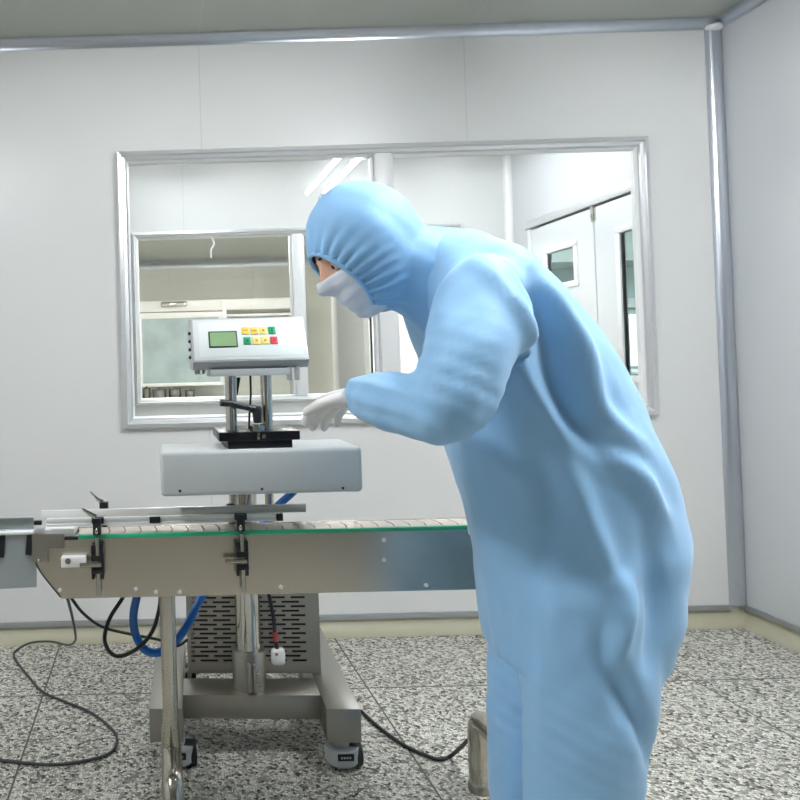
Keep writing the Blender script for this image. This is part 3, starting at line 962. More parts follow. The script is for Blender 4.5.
for px in ((0.1802, 1.7000, 1.0429)[0], (0.2644, 1.7000, 1.0407)[0]):
    obj('head_post', MB().cyl((px, 1.70, 0.9698), (px, 1.70, 1.102), 0.0137, 24), 'chrome', seal)
bp_ = MB().box((0.1306, 1.6800, 1.1062)[0], (0.3159, 1.6800, 1.1012)[0], 1.665, 1.79, 1.1000, 1.1165, 0.0015)
brk = obj('box_bracket', bp_, 'cast', seal)

# control box
bx0, bx1 = 0.0905, 0.3600
prof = [(1.676, 1.1165), (1.657, 1.1345), (1.717, 1.2385), (1.800, 1.2385), (1.800, 1.1175)]
mb = MB().prism(prof, 'x', bx0, bx1)
bmesh.ops.bevel(mb.bm, geom=list(mb.bm.edges), offset=0.0012, segments=2, profile=0.5, affect='EDGES')
cbx = obj('control_box', mb, 'cast_lip', seal)
p0, p1 = Vector((0, 1.657, 1.1345)), Vector((0, 1.717, 1.2385))
up = (p1 - p0).normalized()
L = (p1 - p0).length
nrm = Vector((0, -up.z, up.y))


def on_face(u0, u1, v0, v1, h0, h1, bevel=0.0, seg=2):
    """Box on the sloping face: u along X in metres from the left edge, v as fraction up the slope."""
    b_ = MB().box(bx0 + u0, bx0 + u1, -h1, -h0, v0 * L, v1 * L, bevel, seg)
    X = Vector((1, 0, 0))
    mt_ = Matrix((X, -nrm, up)).transposed().to_4x4()
    mt_.translation = p0
    return b_.rot(mt_)


W_ = bx1 - bx0
fc_ = obj('face_panel', on_face(0.004, W_ - 0.004, 0.03, 0.97, 0.0, 0.0012, 0.0005), 'cast', cbx)
obj('membrane', on_face(0.016, W_ - 0.010, 0.10, 0.90, 0.0012, 0.0018, 0.0003), 'face', fc_)


SU = W_ / 116.0
sc0 = lambda px: (px - 191.3) * SU
vv = lambda py, px: ((361.5 - 0.03 * (px - 191)) - py) / 42.5
mb = on_face(sc0(208.4), sc0(237.6), vv(347.5, 223), vv(331.6, 223), 0.0018, 0.0032, 0.0012)
scr = obj('screen_bezel', mb, 'lcd_edge', cbx)
obj('screen', on_face(sc0(209.8), sc0(236.2), vv(346.3, 223), vv(332.8, 223), 0.0032, 0.0036), 'lcd', scr, smooth=False)
keys = [(246.5, 331, 'yellow'), (255.6, 331, 'yellow'), (264.5, 330.7, 'yellow2'), (273.5, 330.5, 'key_green'),
        (247.2, 341, 'key_green'), (256.5, 341, 'yellow2'), (265.4, 340.6, 'yellow2'), (274.4, 340.4, 'key_red')]
for i, (kx, ky, km) in enumerate(keys):
    ko = obj('button', on_face(sc0(kx - 3.7), sc0(kx + 3.7), vv(ky + 3.6, kx), vv(ky - 3.6, kx), 0.0018, 0.0042, 0.001), km, cbx)
    mk = 'key_mark' if km.startswith('yellow') else ('key_redmark' if km == 'key_red' else 'key_dark')
    if i == 3:
        q = on_face(sc0(kx - 0.6), sc0(kx + 0.6), vv(ky + 2.2, kx), vv(ky - 2.2, kx), 0.0042, 0.0045)
    elif i < 2:
        q = on_face(sc0(kx - 2.4), sc0(kx + 2.4), vv(ky + 0.7, kx), vv(ky - 0.7, kx), 0.0042, 0.0045)
    else:
        q = on_face(sc0(kx - 1.0), sc0(kx + 1.4), vv(ky + 1.0, kx), vv(ky - 1.0, kx), 0.0042, 0.0045)
    obj('key_symbol', q, mk, ko, smooth=False)
for z in (1.205, 1.186, 1.166, 1.147):
    obj('connector', MB().cyl((bx0 + 0.002, 1.735, z), (bx0 - 0.006, 1.735, z), 0.0042, 12), 'black', cbx)
for (x, w) in (((0.1019, 1.6700, 1.1117)[0], 0.010), ((0.1160, 1.6700, 1.1113)[0], 0.006)):
    obj('gland', MB().cyl((x, 1.69, 1.119), (x, 1.69, 1.106), w * 0.6, 12), 'steel', cbx)
for x in ((0.3151, 1.6700, 1.0990)[0], (0.3338, 1.6700, 1.0985)[0]):
    obj('clip', MB().box(x - 0.005, x + 0.005, 1.668, 1.684, 1.0865, 1.1195, 0.002), 'grey_plastic', cbx)
obj('box_cable', MB().tube([((0.2309, 1.7200, 1.0983)[0], 1.72, 1.101), (0.2309, 1.7250, 1.0525), (0.2263, 1.7250, 1.0044), ((0.2238, 1.7200, 0.9808)[0], 1.72, 0.9705)], 0.0026, 10), 'cable_black', seal)
obj('box_strap', MB().prism([(0.1989, 1.7350, 1.0953)[::2], (0.2086, 1.7350, 1.0951)[::2], (0.2000, 1.7350, 1.0529)[::2], (0.1983, 1.7350, 1.0529)[::2]], 'y', 1.732, 1.740), 'black', seal)

# ------------------------------------------------------------------ hoses and cables
single('air_hose', MB().tube([(0.4156, 1.9500, 0.8352), (0.3742, 1.9700, 0.7760), (0.3227, 2.0000, 0.7194), (0.2365, 1.9800, 0.6213), (0.1511, 1.9400, 0.5476), (0.1042, 1.9000, 0.5081), (0.0697, 1.8700, 0.4567), (0.0290, 1.8500, 0.4138), (-0.0127, 1.8500, 0.3931), (-0.0483, 1.8500, 0.4054),
                          (-0.0678, 1.8500, 0.4467), (-0.0705, 1.8500, 0.4902), (-0.0616, 1.8500, 0.5334), (-0.0486, 1.8400, 0.5820), (-0.0347, 1.8350, 0.6187)], 0.0108, 14), 'hose', 'thick blue hose looping below the conveyor beside its left post', 'hose')
single('cable', MB().tube([(-0.0822, 1.8400, 0.5701), (-0.0971, 1.8400, 0.5374), (-0.1294, 1.8250, 0.4926), (-0.1438, 1.8150, 0.4464), (-0.1309, 1.8150, 0.4110), (-0.1034, 1.8150, 0.4004), (-0.0600, 1.8150, 0.4194), (-0.0237, 1.8200, 0.4567), (-0.0045, 1.8300, 0.5081), (0.0018, 1.8400, 0.5503)], 0.0052, 10), 'cable_black',
       'dark cable hanging in a loop under the conveyor left of the blue hose', 'cable')
single('cable', MB().tube([(-0.2387, 1.8200, 0.5674), (-0.2253, 1.8300, 0.5412), (-0.1989, 1.8600, 0.4924), (-0.1538, 1.9000, 0.4435), (-0.0856, 1.9600, 0.4013), (-0.0045, 2.0200, 0.3604), (0.0415, 2.1000, 0.3117), (0.0772, 2.1900, 0.2942)], 0.0040, 10), 'cable_black',
       'thin black cable sagging from the conveyor end across to the cabinet', 'cable')
single('cable', MB().tube([(-0.2465, 1.8400, 0.5614), (-0.2420, 1.8800, 0.5229), (-0.2585, 2.1000, 0.3999), (-0.2867, 2.4000, 0.2432), (-0.3154, 2.6200, 0.1371), (-0.3595, 2.7600, 0.0697), (-0.4407, 2.8400, 0.0545), (-0.5272, 2.8800, 0.0354), (-0.5815, 2.8872, 0.0060), (-0.5843, 2.8400, 0.0050), (-0.5535, 2.7619, 0.0050), (-0.4836, 2.6257, 0.0050), (-0.4181, 2.5099, 0.0050), (-0.3281, 2.4310, 0.0050), (-0.2403, 2.3569, 0.0050), (-0.1686, 2.2562, 0.0050), (-0.1429, 2.1829, 0.0050),
                           (-0.1567, 2.1105, 0.0050), (-0.2203, 2.0706, 0.0050), (-0.3267, 2.0517, 0.0050), (-0.4754, 2.0811, 0.0050), (-0.6643, 2.1319, 0.0050)], 0.0042, 10), 'cable',
       'thin grey cable trailing over the floor below the conveyor end', 'cable')
single('cable', MB().tube([(0.5974, 2.4407, 0.0060), (0.6332, 2.3196, 0.0060), (0.6596, 2.2103, 0.0060), (0.6978, 2.1105, 0.0060), (0.7479, 2.0443, 0.0060), (0.7771, 2.0328, 0.0060), (0.8086, 2.0409, 0.0120), (0.8077, 1.9150, 0.1240), (0.8428, 1.8950, 0.1826), (0.8346, 1.8300, 0.2320)], 0.0052, 10), 'cable_black',
       'black power cord running over the floor from the stand up onto the right leg base', 'cord')
t = thing('plug_cord', 'short black cord hanging by the column with a white plug and red band', 'cord', (0.3387, 2.1300, 0.2404))
obj('wire', MB().tube([(0.3037, 2.1300, 0.5466), (0.3187, 2.1300, 0.4579), (0.3313, 2.1300, 0.3842), (0.3355, 2.1300, 0.3283)], 0.0055, 10), 'cable_black', t)
obj('band', MB().tube([(0.3356, 2.1300, 0.3342), (0.3378, 2.1300, 0.3078)], 0.0080, 10), 'red', t)
obj('neck', MB().tube([(0.3378, 2.1300, 0.3078), (0.3399, 2.1300, 0.2813)], 0.0065, 10), 'black', t)
c = (0.3423, 2.1300, 0.2637)
b = MB().box(c[0] - 0.021, c[0] + 0.021, c[1] - 0.012, c[1] + 0.012, c[2] - 0.026, c[2] + 0.024, 0.011, 3)
pl = obj('plug', b, 'white_plastic', t)
obj('plug_mark', MB().box(c[0] - 0.010, c[0] - 0.002, c[1] - 0.0135, c[1] - 0.0115, c[2] + 0.006, c[2] + 0.014), 'steel', pl)


# ------------------------------------------------------------------ the worker
def ring(c, u, v, ru, rv, n=28, p=2.3):
    c, u, v = Vector(c), Vector(u).normalized(), Vector(v).normalized()
    out = []
    for k in range(n):
        a = 2 * PI * k / n
        ca, sa = math.cos(a), math.sin(a)
        out.append(c + u * (ru * math.copysign(abs(ca) ** (2 / p), ca)) + v * (rv * math.copysign(abs(sa) ** (2 / p), sa)))
    return out


def loft(mb, pairs, ys, yc=None, shrink=1.0, n=28):
    """Sections given by a front and a back point in the plane of the spine plus half width across it."""
    rings = []
    for i, (f, b_) in enumerate(pairs):
        f, b_ = Vector(f), Vector(b_)
        c = (f + b_) / 2
        rings.append(ring(c, (b_ - f), (0, 1, 0), (b_ - f).length / 2 * shrink, ys[i] * shrink, n))
    mb.rings(rings)


def limb(mb, pts, radii, n=20, sub=6):
    P = spline(pts, sub)
    rr = np.interp(np.linspace(0, len(pts) - 1, len(P)), range(len(pts)), radii)
    f = lambda t_: float(np.interp(t_ * (len(P) - 1), range(len(P)), rr))
    out = []
    t0 = (P[1] - P[0]).normalized()
    u = t0.cross(Vector((0, 1, 0)) if abs(t0.y) < 0.8 else Vector((0, 0, 1))).normalized()
    for i, p in enumerate(P):
        tt = (P[min(i + 1, len(P) - 1)] - P[max(i - 1, 0)]).normalized()
        u = (u - tt * u.dot(tt)).normalized()
        w = tt.cross(u)
        out.append([p + (u * math.cos(2 * PI * k / n) + w * math.sin(2 * PI * k / n)) * rr[i] for k in range(n)])
    mb.rings(out)
    mb.sphere(P[0], rr[0], seg=14)
    mb.sphere(P[-1], rr[-1], seg=14)


def fuse(mb, voxel, smooth=4):
    """Union of the overlapping closed pieces as one continuous skin; returns numpy verts and polygons."""
    me = bpy.data.meshes.new('fuse_tmp')
    bmesh.ops.recalc_face_normals(mb.bm, faces=mb.bm.faces)
    mb.bm.to_mesh(me)
    mb.bm.free()
    o = bpy.data.objects.new('fuse_tmp', me)
    COL.objects.link(o)
    md = o.modifiers.new('r', 'REMESH')
    md.mode = 'VOXEL'
    md.voxel_size = voxel
    if smooth:
        ms = o.modifiers.new('s', 'SMOOTH')
        ms.factor = 0.5
        ms.iterations = smooth
    dg = bpy.context.evaluated_depsgraph_get()
    ev = o.evaluated_get(dg)
    em = ev.to_mesh()
    co = np.empty(len(em.vertices) * 3)
    em.vertices.foreach_get('co', co)
    no = np.empty(len(em.vertices) * 3)
    em.vertices.foreach_get('normal', no)
    polys = [tuple(p.vertices) for p in em.polygons]
    ev.to_mesh_clear()
    bpy.data.objects.remove(o)
    bpy.data.meshes.remove(me)
    return co.reshape(-1, 3), no.reshape(-1, 3), polys


def skin_obj(name, co, polys, mt, parent=None):
    me = bpy.data.meshes.new(name)
    if parent is not None:
        co = co - np.array(world_loc(parent))
    me.from_pydata([tuple(map(float, c)) for c in co], [], polys)
    me.validate()
    for p in me.polygons:
        p.use_smooth = True
    me.materials.append(M[mt])
    o = bpy.data.objects.new(name, me)
    COL.objects.link(o)
    if parent is not None:
        o.parent = parent
    return o


def wob(P, k, seed):
    """Smooth pseudo-random field from a few sine waves."""
    r_ = np.random.default_rng(seed)
    s_ = np.zeros(len(P))
    for _ in range(7):
        d = r_.normal(size=3)
        d /= np.linalg.norm(d)
        s_ += np.sin(P @ d * k * r_.uniform(0.6, 1.6) + r_.uniform(0, 6.28))
    return s_ / 7


YP = 1.40
pairs = [((0.6426, 1.4000, 0.5510), (0.9436, 1.4000, 0.5631)), ((0.6342, 1.4000, 0.6377), (0.9668, 1.4000, 0.6585)), ((0.6261, 1.4000, 0.7343), (0.9798, 1.4000, 0.7835)), ((0.6068, 1.4000, 0.8412), (0.9544, 1.4000, 0.9156)),
         ((0.5759, 1.4000, 0.9526), (0.9017, 1.4000, 1.0452)), ((0.5523, 1.4000, 1.0564), (0.8364, 1.4000, 1.1601)), ((0.5358, 1.4000, 1.1409), (0.7585, 1.4000, 1.2601)), ((0.5223, 1.4000, 1.2000), (0.6795, 1.4000, 1.3370)), ((0.5004, 1.4000, 1.2437), (0.6027, 1.4000, 1.3746)), ((0.4815, 1.4000, 1.2639), (0.5478, 1.4000, 1.3722))]
ysz = [0.165, 0.185, 0.190, 0.185, 0.180, 0.185, 0.195, 0.190, 0.130, 0.085]
# legs: near one trails, far one is set forward
legN = [(0.7710, 1.3150, 0.6992), (0.7667, 1.3100, 0.5750), (0.7552, 1.3050, 0.4525), (0.7396, 1.3050, 0.3285), (0.7304, 1.3050, 0.1872), (0.7318, 1.3050, 0.1307)]
legF = [(0.8175, 1.4850, 0.6455), (0.7868, 1.4900, 0.5219), (0.7620, 1.4900, 0.4103), (0.7537, 1.4900, 0.2986), (0.7564, 1.4900, 0.1568), (0.7583, 1.4900, 0.1002)]
legRN = [0.120, 0.110, 0.100, 0.093, 0.088, 0.086]
legRF = [0.120, 0.104, 0.090, 0.084, 0.080, 0.080]
# arms: near one bent, its hand reaching to the machine; far one hangs to the conveyor
armN = [(0.5756, 1.2350, 1.2260), (0.5232, 1.1850, 1.1482), (0.4824, 1.1650, 1.0722), (0.4628, 1.1750, 1.0462), (0.4351, 1.2250, 1.0509), (0.4042, 1.3000, 1.0588), (0.3892, 1.3350, 1.0614)]
armRN = [0.082, 0.074, 0.066, 0.062, 0.057, 0.047, 0.043]
armF = [(0.7126, 1.5600, 1.2137), (0.7614, 1.5800, 1.0990), (0.8043, 1.5950, 0.9868), (0.8087, 1.6000, 0.9196), (0.8023, 1.6000, 0.8665), (0.7967, 1.6000, 0.8357)]
armRF = [0.078, 0.070, 0.060, 0.054, 0.046, 0.042]

# coverall
mb = MB()
loft(mb, pairs, ysz)
limb(mb, legN, legRN)
limb(mb, legF, legRF)
limb(mb, armN, armRN)
limb(mb, armF, armRF)
co, no, polys = fuse(mb, 0.0095, 6)

folds = [  # points on the near side in world X, Z, then height and width
    ([(0.5438, 1.2200, 1.2905)[::2], (0.5989, 1.2200, 1.1728)[::2], (0.6665, 1.2200, 1.0349)[::2], (0.7503, 1.2200, 0.9311)[::2]], 0.016, 0.016),
    ([(0.5955, 1.2200, 1.3096)[::2], (0.6596, 1.2200, 1.2052)[::2], (0.6881, 1.2200, 1.0683)[::2], (0.7348, 1.2200, 0.9653)[::2]], -0.024, 0.020),
    ([(0.6452, 1.2200, 1.2740)[::2], (0.7250, 1.2200, 1.1438)[::2], (0.7544, 1.2200, 1.0326)[::2], (0.8521, 1.2200, 0.9454)[::2]], 0.016, 0.018),
    ([(0.7517, 1.2200, 0.9649)[::2], (0.8170, 1.2200, 0.9125)[::2], (0.8605, 1.2200, 0.8272)[::2]], 0.014, 0.018),
    ([(0.6848, 1.2200, 0.9836)[::2], (0.7301, 1.2200, 0.8473)[::2], (0.7590, 1.2200, 0.7289)[::2], (0.7382, 1.2200, 0.6289)[::2]], 0.015, 0.018),
    ([(0.6504, 1.2200, 0.9675)[::2], (0.6796, 1.2200, 0.8486)[::2], (0.6575, 1.2200, 0.7146)[::2]], -0.013, 0.022),
    ([(0.7499, 1.2200, 0.7124)[::2], (0.7375, 1.2200, 0.6123)[::2], (0.7997, 1.2200, 0.4941)[::2], (0.8296, 1.2200, 0.4105)[::2]], -0.018, 0.018),
    ([(0.7862, 1.2200, 0.7786)[::2], (0.7653, 1.2200, 0.6785)[::2], (0.7321, 1.2200, 0.5623)[::2]], 0.015, 0.016),
    ([(0.8142, 1.2200, 0.8452)[::2], (0.8338, 1.2200, 0.7103)[::2], (0.8031, 1.2200, 0.5773)[::2]], -0.012, 0.020),
    ([(0.5772, 1.2200, 0.8174)[::2], (0.6071, 1.2200, 0.7158)[::2], (0.6440, 1.2200, 0.5810)[::2], (0.6639, 1.2200, 0.4473)[::2]], 0.014, 0.018),
    ([(0.5352, 1.2200, 1.0553)[::2], (0.5829, 1.2200, 0.9693)[::2], (0.6478, 1.2200, 0.9000)[::2]], 0.010, 0.018),
    ([(0.5158, 1.2200, 0.9880)[::2], (0.5628, 1.2200, 0.8852)[::2], (0.5922, 1.2200, 0.7666)[::2]], -0.010, 0.020),
]


def seg_dist(P2, poly):
    best = np.full(len(P2), 9.0)
    tt = np.zeros(len(P2))
    n = len(poly) - 1
    for i in range(n):
        a, b_ = np.array(poly[i]), np.array(poly[i + 1])
        d = b_ - a
        s_ = np.clip(((P2 - a) @ d) / (d @ d), 0, 1)
        dist = np.linalg.norm(P2 - (a + s_[:, None] * d), axis=1)
        mk = dist < best
        best[mk] = dist[mk]
        tt[mk] = (i + s_[mk]) / n
    return best, tt


near = np.clip(-no[:, 1] * 1.6 + 0.1, 0, 1) * (co[:, 1] < 1.40)
P2 = co[:, [0, 2]]
disp = np.zeros(len(co))
for poly, amp, w in folds:
    pp = [tuple(q)[:2] for q in spline([(p[0], p[1], 0) for p in poly], 6)]
    d, tt = seg_dist(P2, pp)
    disp += 1.35 * amp * np.exp(-(d / w) ** 2) * np.sin(np.clip(tt, 0.02, 0.98) * PI) ** 0.6 * near
wrk = wob(co * np.array([1, 1, 0.75]), 34, 3) * 0.009 + wob(co, 75, 5) * 0.0035
# tight creases ring the elbows and knees
for c, rad, amp in ((armN[3], 0.10, 0.0025), (legN[2], 0.10, 0.002), (legF[2], 0.10, 0.002), (armN[5], 0.08, 0.003)):
    c = np.array(c)
    dd = np.linalg.norm(co - c, axis=1)
    wrk += amp * np.sin(co[:, 2] * 190 + co[:, 0] * 90) * np.exp(-(dd / rad) ** 2)
co_s = co + no * (disp + wrk)[:, None]

foot_z = 0.0
# head frame
HC = Vector((0.4236, 1.4000, 1.3442))
pitch = math.radians(33)
fwd = Vector((-math.cos(pitch), -0.10, -math.sin(pitch))).normalized()
upv = Vector((-math.sin(pitch), 0, math.cos(pitch)))
upv = (upv - fwd * upv.dot(fwd)).normalized()
sid = upv.cross(fwd)
HM = Matrix((fwd, sid, upv)).transposed().to_4x4()
HM.translation = HC


def head_pt(th, ph, off=0.0):
    """Head surface in its own frame: th around (0 = face), ph from -pi/2 (chin) to pi/2 (crown)."""
    cx_, sx_ = math.cos(th), math.sin(th)
    cp, sp = math.cos(ph), math.sin(ph)
    x = 0.098 * cx_ * cp
    y = 0.076 * sx_ * cp
    z = 0.118 * sp
    if z < -0.03:                       # jaw narrows, chin stays forward
        k_ = min(1, (-0.03 - z) / 0.088)
        y *= 1 - 0.30 * k_
        x = x * (1 - 0.10 * k_) + 0.030 * k_ * max(0, cx_) ** 0.5 * (1 if cx_ > 0 else 0)
    g = lambda a_, b_, s1, s2: math.exp(-((y - a_) / s1) ** 2 - ((z - b_) / s2) ** 2)
    if cx_ > 0:
        x += 0.024 * g(0, -0.018, 0.011, 0.018) + 0.012 * g(0, 0.005, 0.010, 0.02)          # nose
        x -= 0.010 * (g(0.033, 0.012, 0.016, 0.012) + g(-0.033, 0.012, 0.016, 0.012))       # eye hollows
        x += 0.005 * (g(0.030, 0.034, 0.022, 0.009) + g(-0.030, 0.034, 0.022, 0.009))       # brow
        x += 0.005 * g(0, -0.056, 0.022, 0.008) + 0.008 * g(0, -0.095, 0.022, 0.018)        # lips, chin
    v = Vector((x, y, z))
    return v + v.normalized() * off


def head_mesh(mb, off=0.0, nu=56, nv=40):
    rings = []
    for j in range(1, nv):
        ph = -PI / 2 + PI * j / nv
        rings.append([HM @ head_pt(2 * PI * k / nu, ph, off) for k in range(nu)])
    mb.rings(rings)
    for s_ in (-1, 1):                  # ears
        mb.sphere(HM @ Vector((-0.012, s_ * 0.078, -0.004)), 0.026, (0.6, 0.35, 1.0), 12)


neck = [HC + upv * -0.05 - fwd * 0.035, Vector((0.5103, 1.4000, 1.3063)), Vector((0.5638, 1.4000, 1.2714))]
# body: one skin from head to feet
mb = MB()
head_mesh(mb)
limb(mb, neck, [0.055, 0.058, 0.068])
loft(mb, pairs, ysz, shrink=0.74)
for pts, rad, ext in ((legN, legRN, (0.7295, 1.3050, 0.0727)), (legF, legRF, (0.7563, 1.4900, 0.0478))):
    p = pts[:-1] + [(ext[0], ext[1], 0.085)]
    limb(mb, p, [r_ * 0.66 for r_ in rad])
    ax, ay = ext[0], ext[1]
    limb(mb, [(ax + 0.03, ay, 0.045), (ax - 0.06, ay, 0.040), (ax - 0.16, ay, 0.030)], [0.036, 0.036, 0.024])
limb(mb, armN, [r_ * 0.66 for r_ in armRN])
limb(mb, armF, [r_ * 0.66 for r_ in armRF])


def hand(mb, wrist, aim, palm_n, s=1.0, curl=0.5, thumb_side=1, grow=0.0, spread=0.10):
    """Palm, four fingers and a thumb. aim: towards the fingertips; palm_n: out of the palm."""
    a = Vector(aim).normalized()
    n_ = Vector(palm_n)
    n_ = (n_ - a * n_.dot(a)).normalized()
    l = a.cross(n_) * thumb_side           # towards the thumb
    w = Vector(wrist)
    rings = []
    for t_, hw, ht in ((-0.03, 0.026, 0.021), (0.0, 0.028, 0.020), (0.03, 0.036, 0.019), (0.06, 0.041, 0.017), (0.085, 0.040, 0.014), (0.094, 0.034, 0.010)):
        rings.append(ring(w + a * t_ * s, l, n_, (hw + grow) * s, (ht + grow) * s, 20, 2.4))
    mb.rings(rings)
    for i, (o_, ln, r_) in enumerate(((0.029, 0.072, 0.0092), (0.010, 0.080, 0.0095), (-0.010, 0.074, 0.0090), (-0.029, 0.058, 0.0080))):
        d = (a + l * o_ * spread / 0.03).normalized()
        p = w + (a * 0.078 + l * o_) * s
        pts = [p]
        ang = curl * 0.25 + 0.05 * i
        for fr in (0.16, 0.40, 0.26, 0.18):
            q = d * math.cos(ang) + n_ * math.sin(ang)
            p = p + q * ln * fr * s * 1.15
            pts.append(p)
            ang += curl * 0.55
        limb(mb, pts, [(r_ + grow) * s * k_ for k_ in (1.0, 1.05, 1.0, 0.92, 0.78)], 12, 3)
    p = w + (a * 0.020 + l * 0.026 + n_ * 0.004) * s
    pts = [p]
    d = (a * 0.62 + l * 0.72 + n_ * 0.22).normalized()
    for ln in (0.034, 0.030, 0.024):
        p = p + d * ln * s
        pts.append(p)
        d = (d + a * 0.35 + n_ * 0.25 * curl - l * 0.18).normalized()
    limb(mb, pts, [(r_ + grow) * s for r_ in (0.0135, 0.0118, 0.0105, 0.0085)], 12, 3)


wN = Vector(armN[-1])
aN = (Vector((0.3316, 1.4600, 1.0417)) - wN).normalized()
nN = Vector((-0.25, 0.25, -0.93))
wF = Vector(armF[-1])
aF = Vector((-0.20, 0.02, -0.40)).normalized()
nF = Vector((-0.80, 0.1, 0.35))
hand(mb, wN, aN, nN, 0.95, 0.55, 1, -0.001)
hand(mb, wF + Vector((0, 0, 0.005)), Vector((-0.75, -0.02, -0.55)), Vector((-0.35, 0.0, -0.9)), 0.92, 0.5, -1, -0.001)
cob, nob, pb = fuse(mb, 0.0052, 2)
foot = Vector(((0.7668, 1.4000, 0.0814)[0], 1.40, 0.0))
person = skin_obj('person', cob - np.array(foot), pb, 'skin')
person.location = foot
tag(person, 'person in pale blue hooded coverall, mask and white gloves bending over the conveyor', 'person')

skin_obj('coverall', co_s, polys, 'coverall', person)

# gloves
for (w_, a_, n_, s_, cu, th_) in ((wN, aN, nN, 0.95, 0.55, 1), (wF + Vector((0, 0, 0.005)), Vector((-0.75, -0.02, -0.55)), Vector((-0.35, 0.0, -0.9)), 0.92, 0.5, -1)):
    mb = MB()
    hand(mb, w_, a_, n_, s_, cu, th_, 0.0012)
    a2 = Vector(a_).normalized()
    mb.cyl(w_ - a2 * 0.035, w_ + a2 * 0.012, 0.032, 20)
    cg, ng, pg = fuse(mb, 0.0030, 3)
    skin_obj('glove', cg, pg, 'glove', person)

# overshoes
for ext in ((0.7295, 1.3050, 0.0727), (0.7563, 1.4900, 0.0478)):
    ax, ay = ext[0], ext[1]
    mb = MB()
    rings = []
    for x, hw, h in ((0.085, 0.030, 0.055), (0.07, 0.042, 0.085), (0.02, 0.048, 0.105), (-0.05, 0.050, 0.090), (-0.12, 0.052, 0.070), (-0.175, 0.046, 0.050), (-0.20, 0.026, 0.034)):
        rings.append([(ax + x, ay + hw * math.cos(q), max(0.001, h / 2 + h / 2 * math.sin(q) * 1.0)) for q in [2 * PI * k / 20 for k in range(20)]])
    mb.rings(rings)
    mb.cyl((ax, ay, 0.07), (ax, ay, 0.16), 0.062, 20, 0.066)
    cs_, ns_, ps_ = fuse(mb, 0.006, 3)
    cs_[:, 2] = np.maximum(cs_[:, 2], 0.0008)
    skin_obj('shoe_cover', cs_, ps_, 'hood', person)

# hood: shell over head and neck with a face opening
mb = MB()
rings = []
for j in range(1, 28):
    ph = -PI / 2 + PI * j / 28
    rings.append([HM @ (Vector((-0.006 + 0.112 * math.cos(th) * math.cos(ph), 0.094 * math.sin(th) * math.cos(ph), 0.006 + 0.132 * math.sin(ph)))) for th in [2 * PI * k / 36 for k in range(36)]])
mb.rings(rings)
limb(mb, [HC + upv * -0.035 - fwd * 0.03, Vector((0.5027, 1.4000, 1.3105)), Vector((0.5488, 1.4000, 1.2895)), Vector((0.5931, 1.4000, 1.2706))], [0.080, 0.084, 0.098, 0.112])
ch, nh, ph_ = fuse(mb, 0.0065, 5)
wr = wob(ch, 60, 11) * 0.004 + wob(ch * np.array([1, 1, 1]), 110, 12) * 0.0018
Hi = np.array(HM.inverted())
loc = (np.c_[ch, np.ones(len(ch))] @ Hi.T)[:, :3]
# elastic gathers around the face opening
rr = np.sqrt((loc[:, 1] / 0.062) ** 2 + ((loc[:, 2] + 0.022) / 0.078) ** 2)
ang = np.arctan2(loc[:, 2] + 0.022, loc[:, 1])
wr += 0.0035 * np.sin(ang * 26) * np.exp(-((rr - 1.1) / 0.35) ** 2) * (loc[:, 0] > 0)
ch2 = ch + nh * wr[:, None]
inside = (rr < 1.0) & (loc[:, 0] > 0.01)
keep = [p for p in ph_ if not all(inside[list(p)])]
hd = skin_obj('hood', ch2, keep, 'hood', person)
md = hd.modifiers.new('thickness', 'SOLIDIFY')
md.thickness = 0.003
md.offset = 0.0
# elastic edge of the opening
mb = MB()
pts = []
for k in range(41):
    q = 2 * PI * k / 40
    y, z = 0.060 * math.cos(q), -0.022 + 0.076 * math.sin(q)
    xx = 0.112 * math.sqrt(max(0.0, 1 - (y / 0.094) ** 2 - ((z - 0.006) / 0.132) ** 2)) - 0.006
    pts.append(HM @ Vector((xx, y, z)))
mb.tube(pts, 0.0045, 10, smooth=False)
obj('elastic_edge', mb, 'hood', hd)

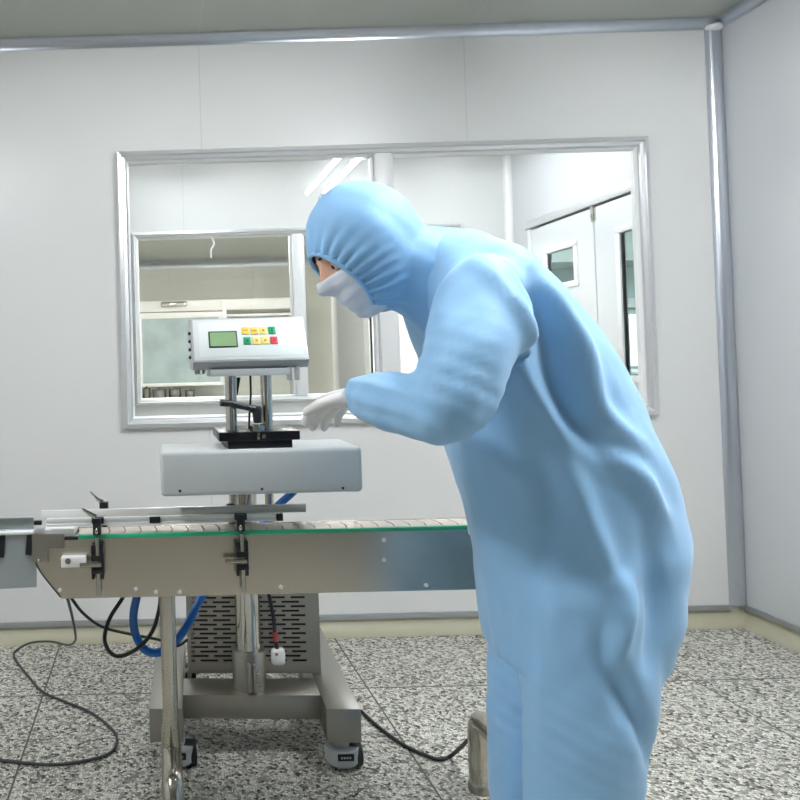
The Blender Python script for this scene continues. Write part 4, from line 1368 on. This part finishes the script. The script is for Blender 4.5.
# face mask
mb = MB()
nu, nv = 26, 18
rings = []
bm = mb.bm
gr = []
for j in range(nv + 1):
    ph = -1.12 + (1.10 + 0.02) * j / nv
    row = []
    for i in range(nu + 1):
        th = -1.05 + 2.10 * i / nu
        v = head_pt(th, ph, 0.007)
        pl_ = 0.0016 * math.sin(ph * 26)
        v = Vector((v.x + pl_, v.y, v.z))
        row.append(bm.verts.new(HM @ v))
    gr.append(row)
for j in range(nv):
    for i in range(nu):
        bm.faces.new((gr[j][i], gr[j][i + 1], gr[j + 1][i + 1], gr[j + 1][i]))
mk = obj('face_mask', mb, 'mask', person, angle=2.0)
md = mk.modifiers.new('thickness', 'SOLIDIFY')
md.thickness = 0.002
# ties of the mask over the side of the hood
for dz, da in ((0.0, 0.0), (0.030, 0.10)):
    pts = []
    for k in range(14):
        t_ = k / 13
        ph = -0.62 + da + 1.9 * t_
        th = -0.95 - 0.30 * t_ - dz * 4
        v = Vector((-0.006 + 0.118 * math.cos(th) * math.cos(ph), 0.100 * math.sin(th) * math.cos(ph), 0.006 + 0.138 * math.sin(ph)))
        pts.append(HM @ v)
    obj('mask_tie', MB().tube(pts, 0.0038, 8, smooth=False), 'mask', mk)
# eyes and brows
for s_ in (-1, 1):
    c = HM @ Vector((0.079, s_ * 0.032, 0.012))
    eo = obj('eye', MB().sphere(c, 0.0115, seg=16), 'eye_white', person)
    ci = c + (fwd * 1.0 + upv * -0.1).normalized() * 0.0080
    obj('iris', MB().sphere(ci, 0.0056, seg=12), 'iris', eo)
    pts = [HM @ (head_pt(s_ * q, 0.30 + 0.03 * math.sin(q * 4), 0.0015)) for q in (0.18, 0.30, 0.42, 0.54)]
    obj('eyebrow', MB().tube(pts, 0.0028, 8), 'brow', person)

# ------------------------------------------------------------------ daylight outside the side window
w = bpy.data.worlds.new('world')
sc.world = w
w.use_nodes = True
w.node_tree.nodes['Background'].inputs['Color'].default_value = (0.95, 0.98, 1.0, 1)
w.node_tree.nodes['Background'].inputs['Strength'].default_value = 3.0
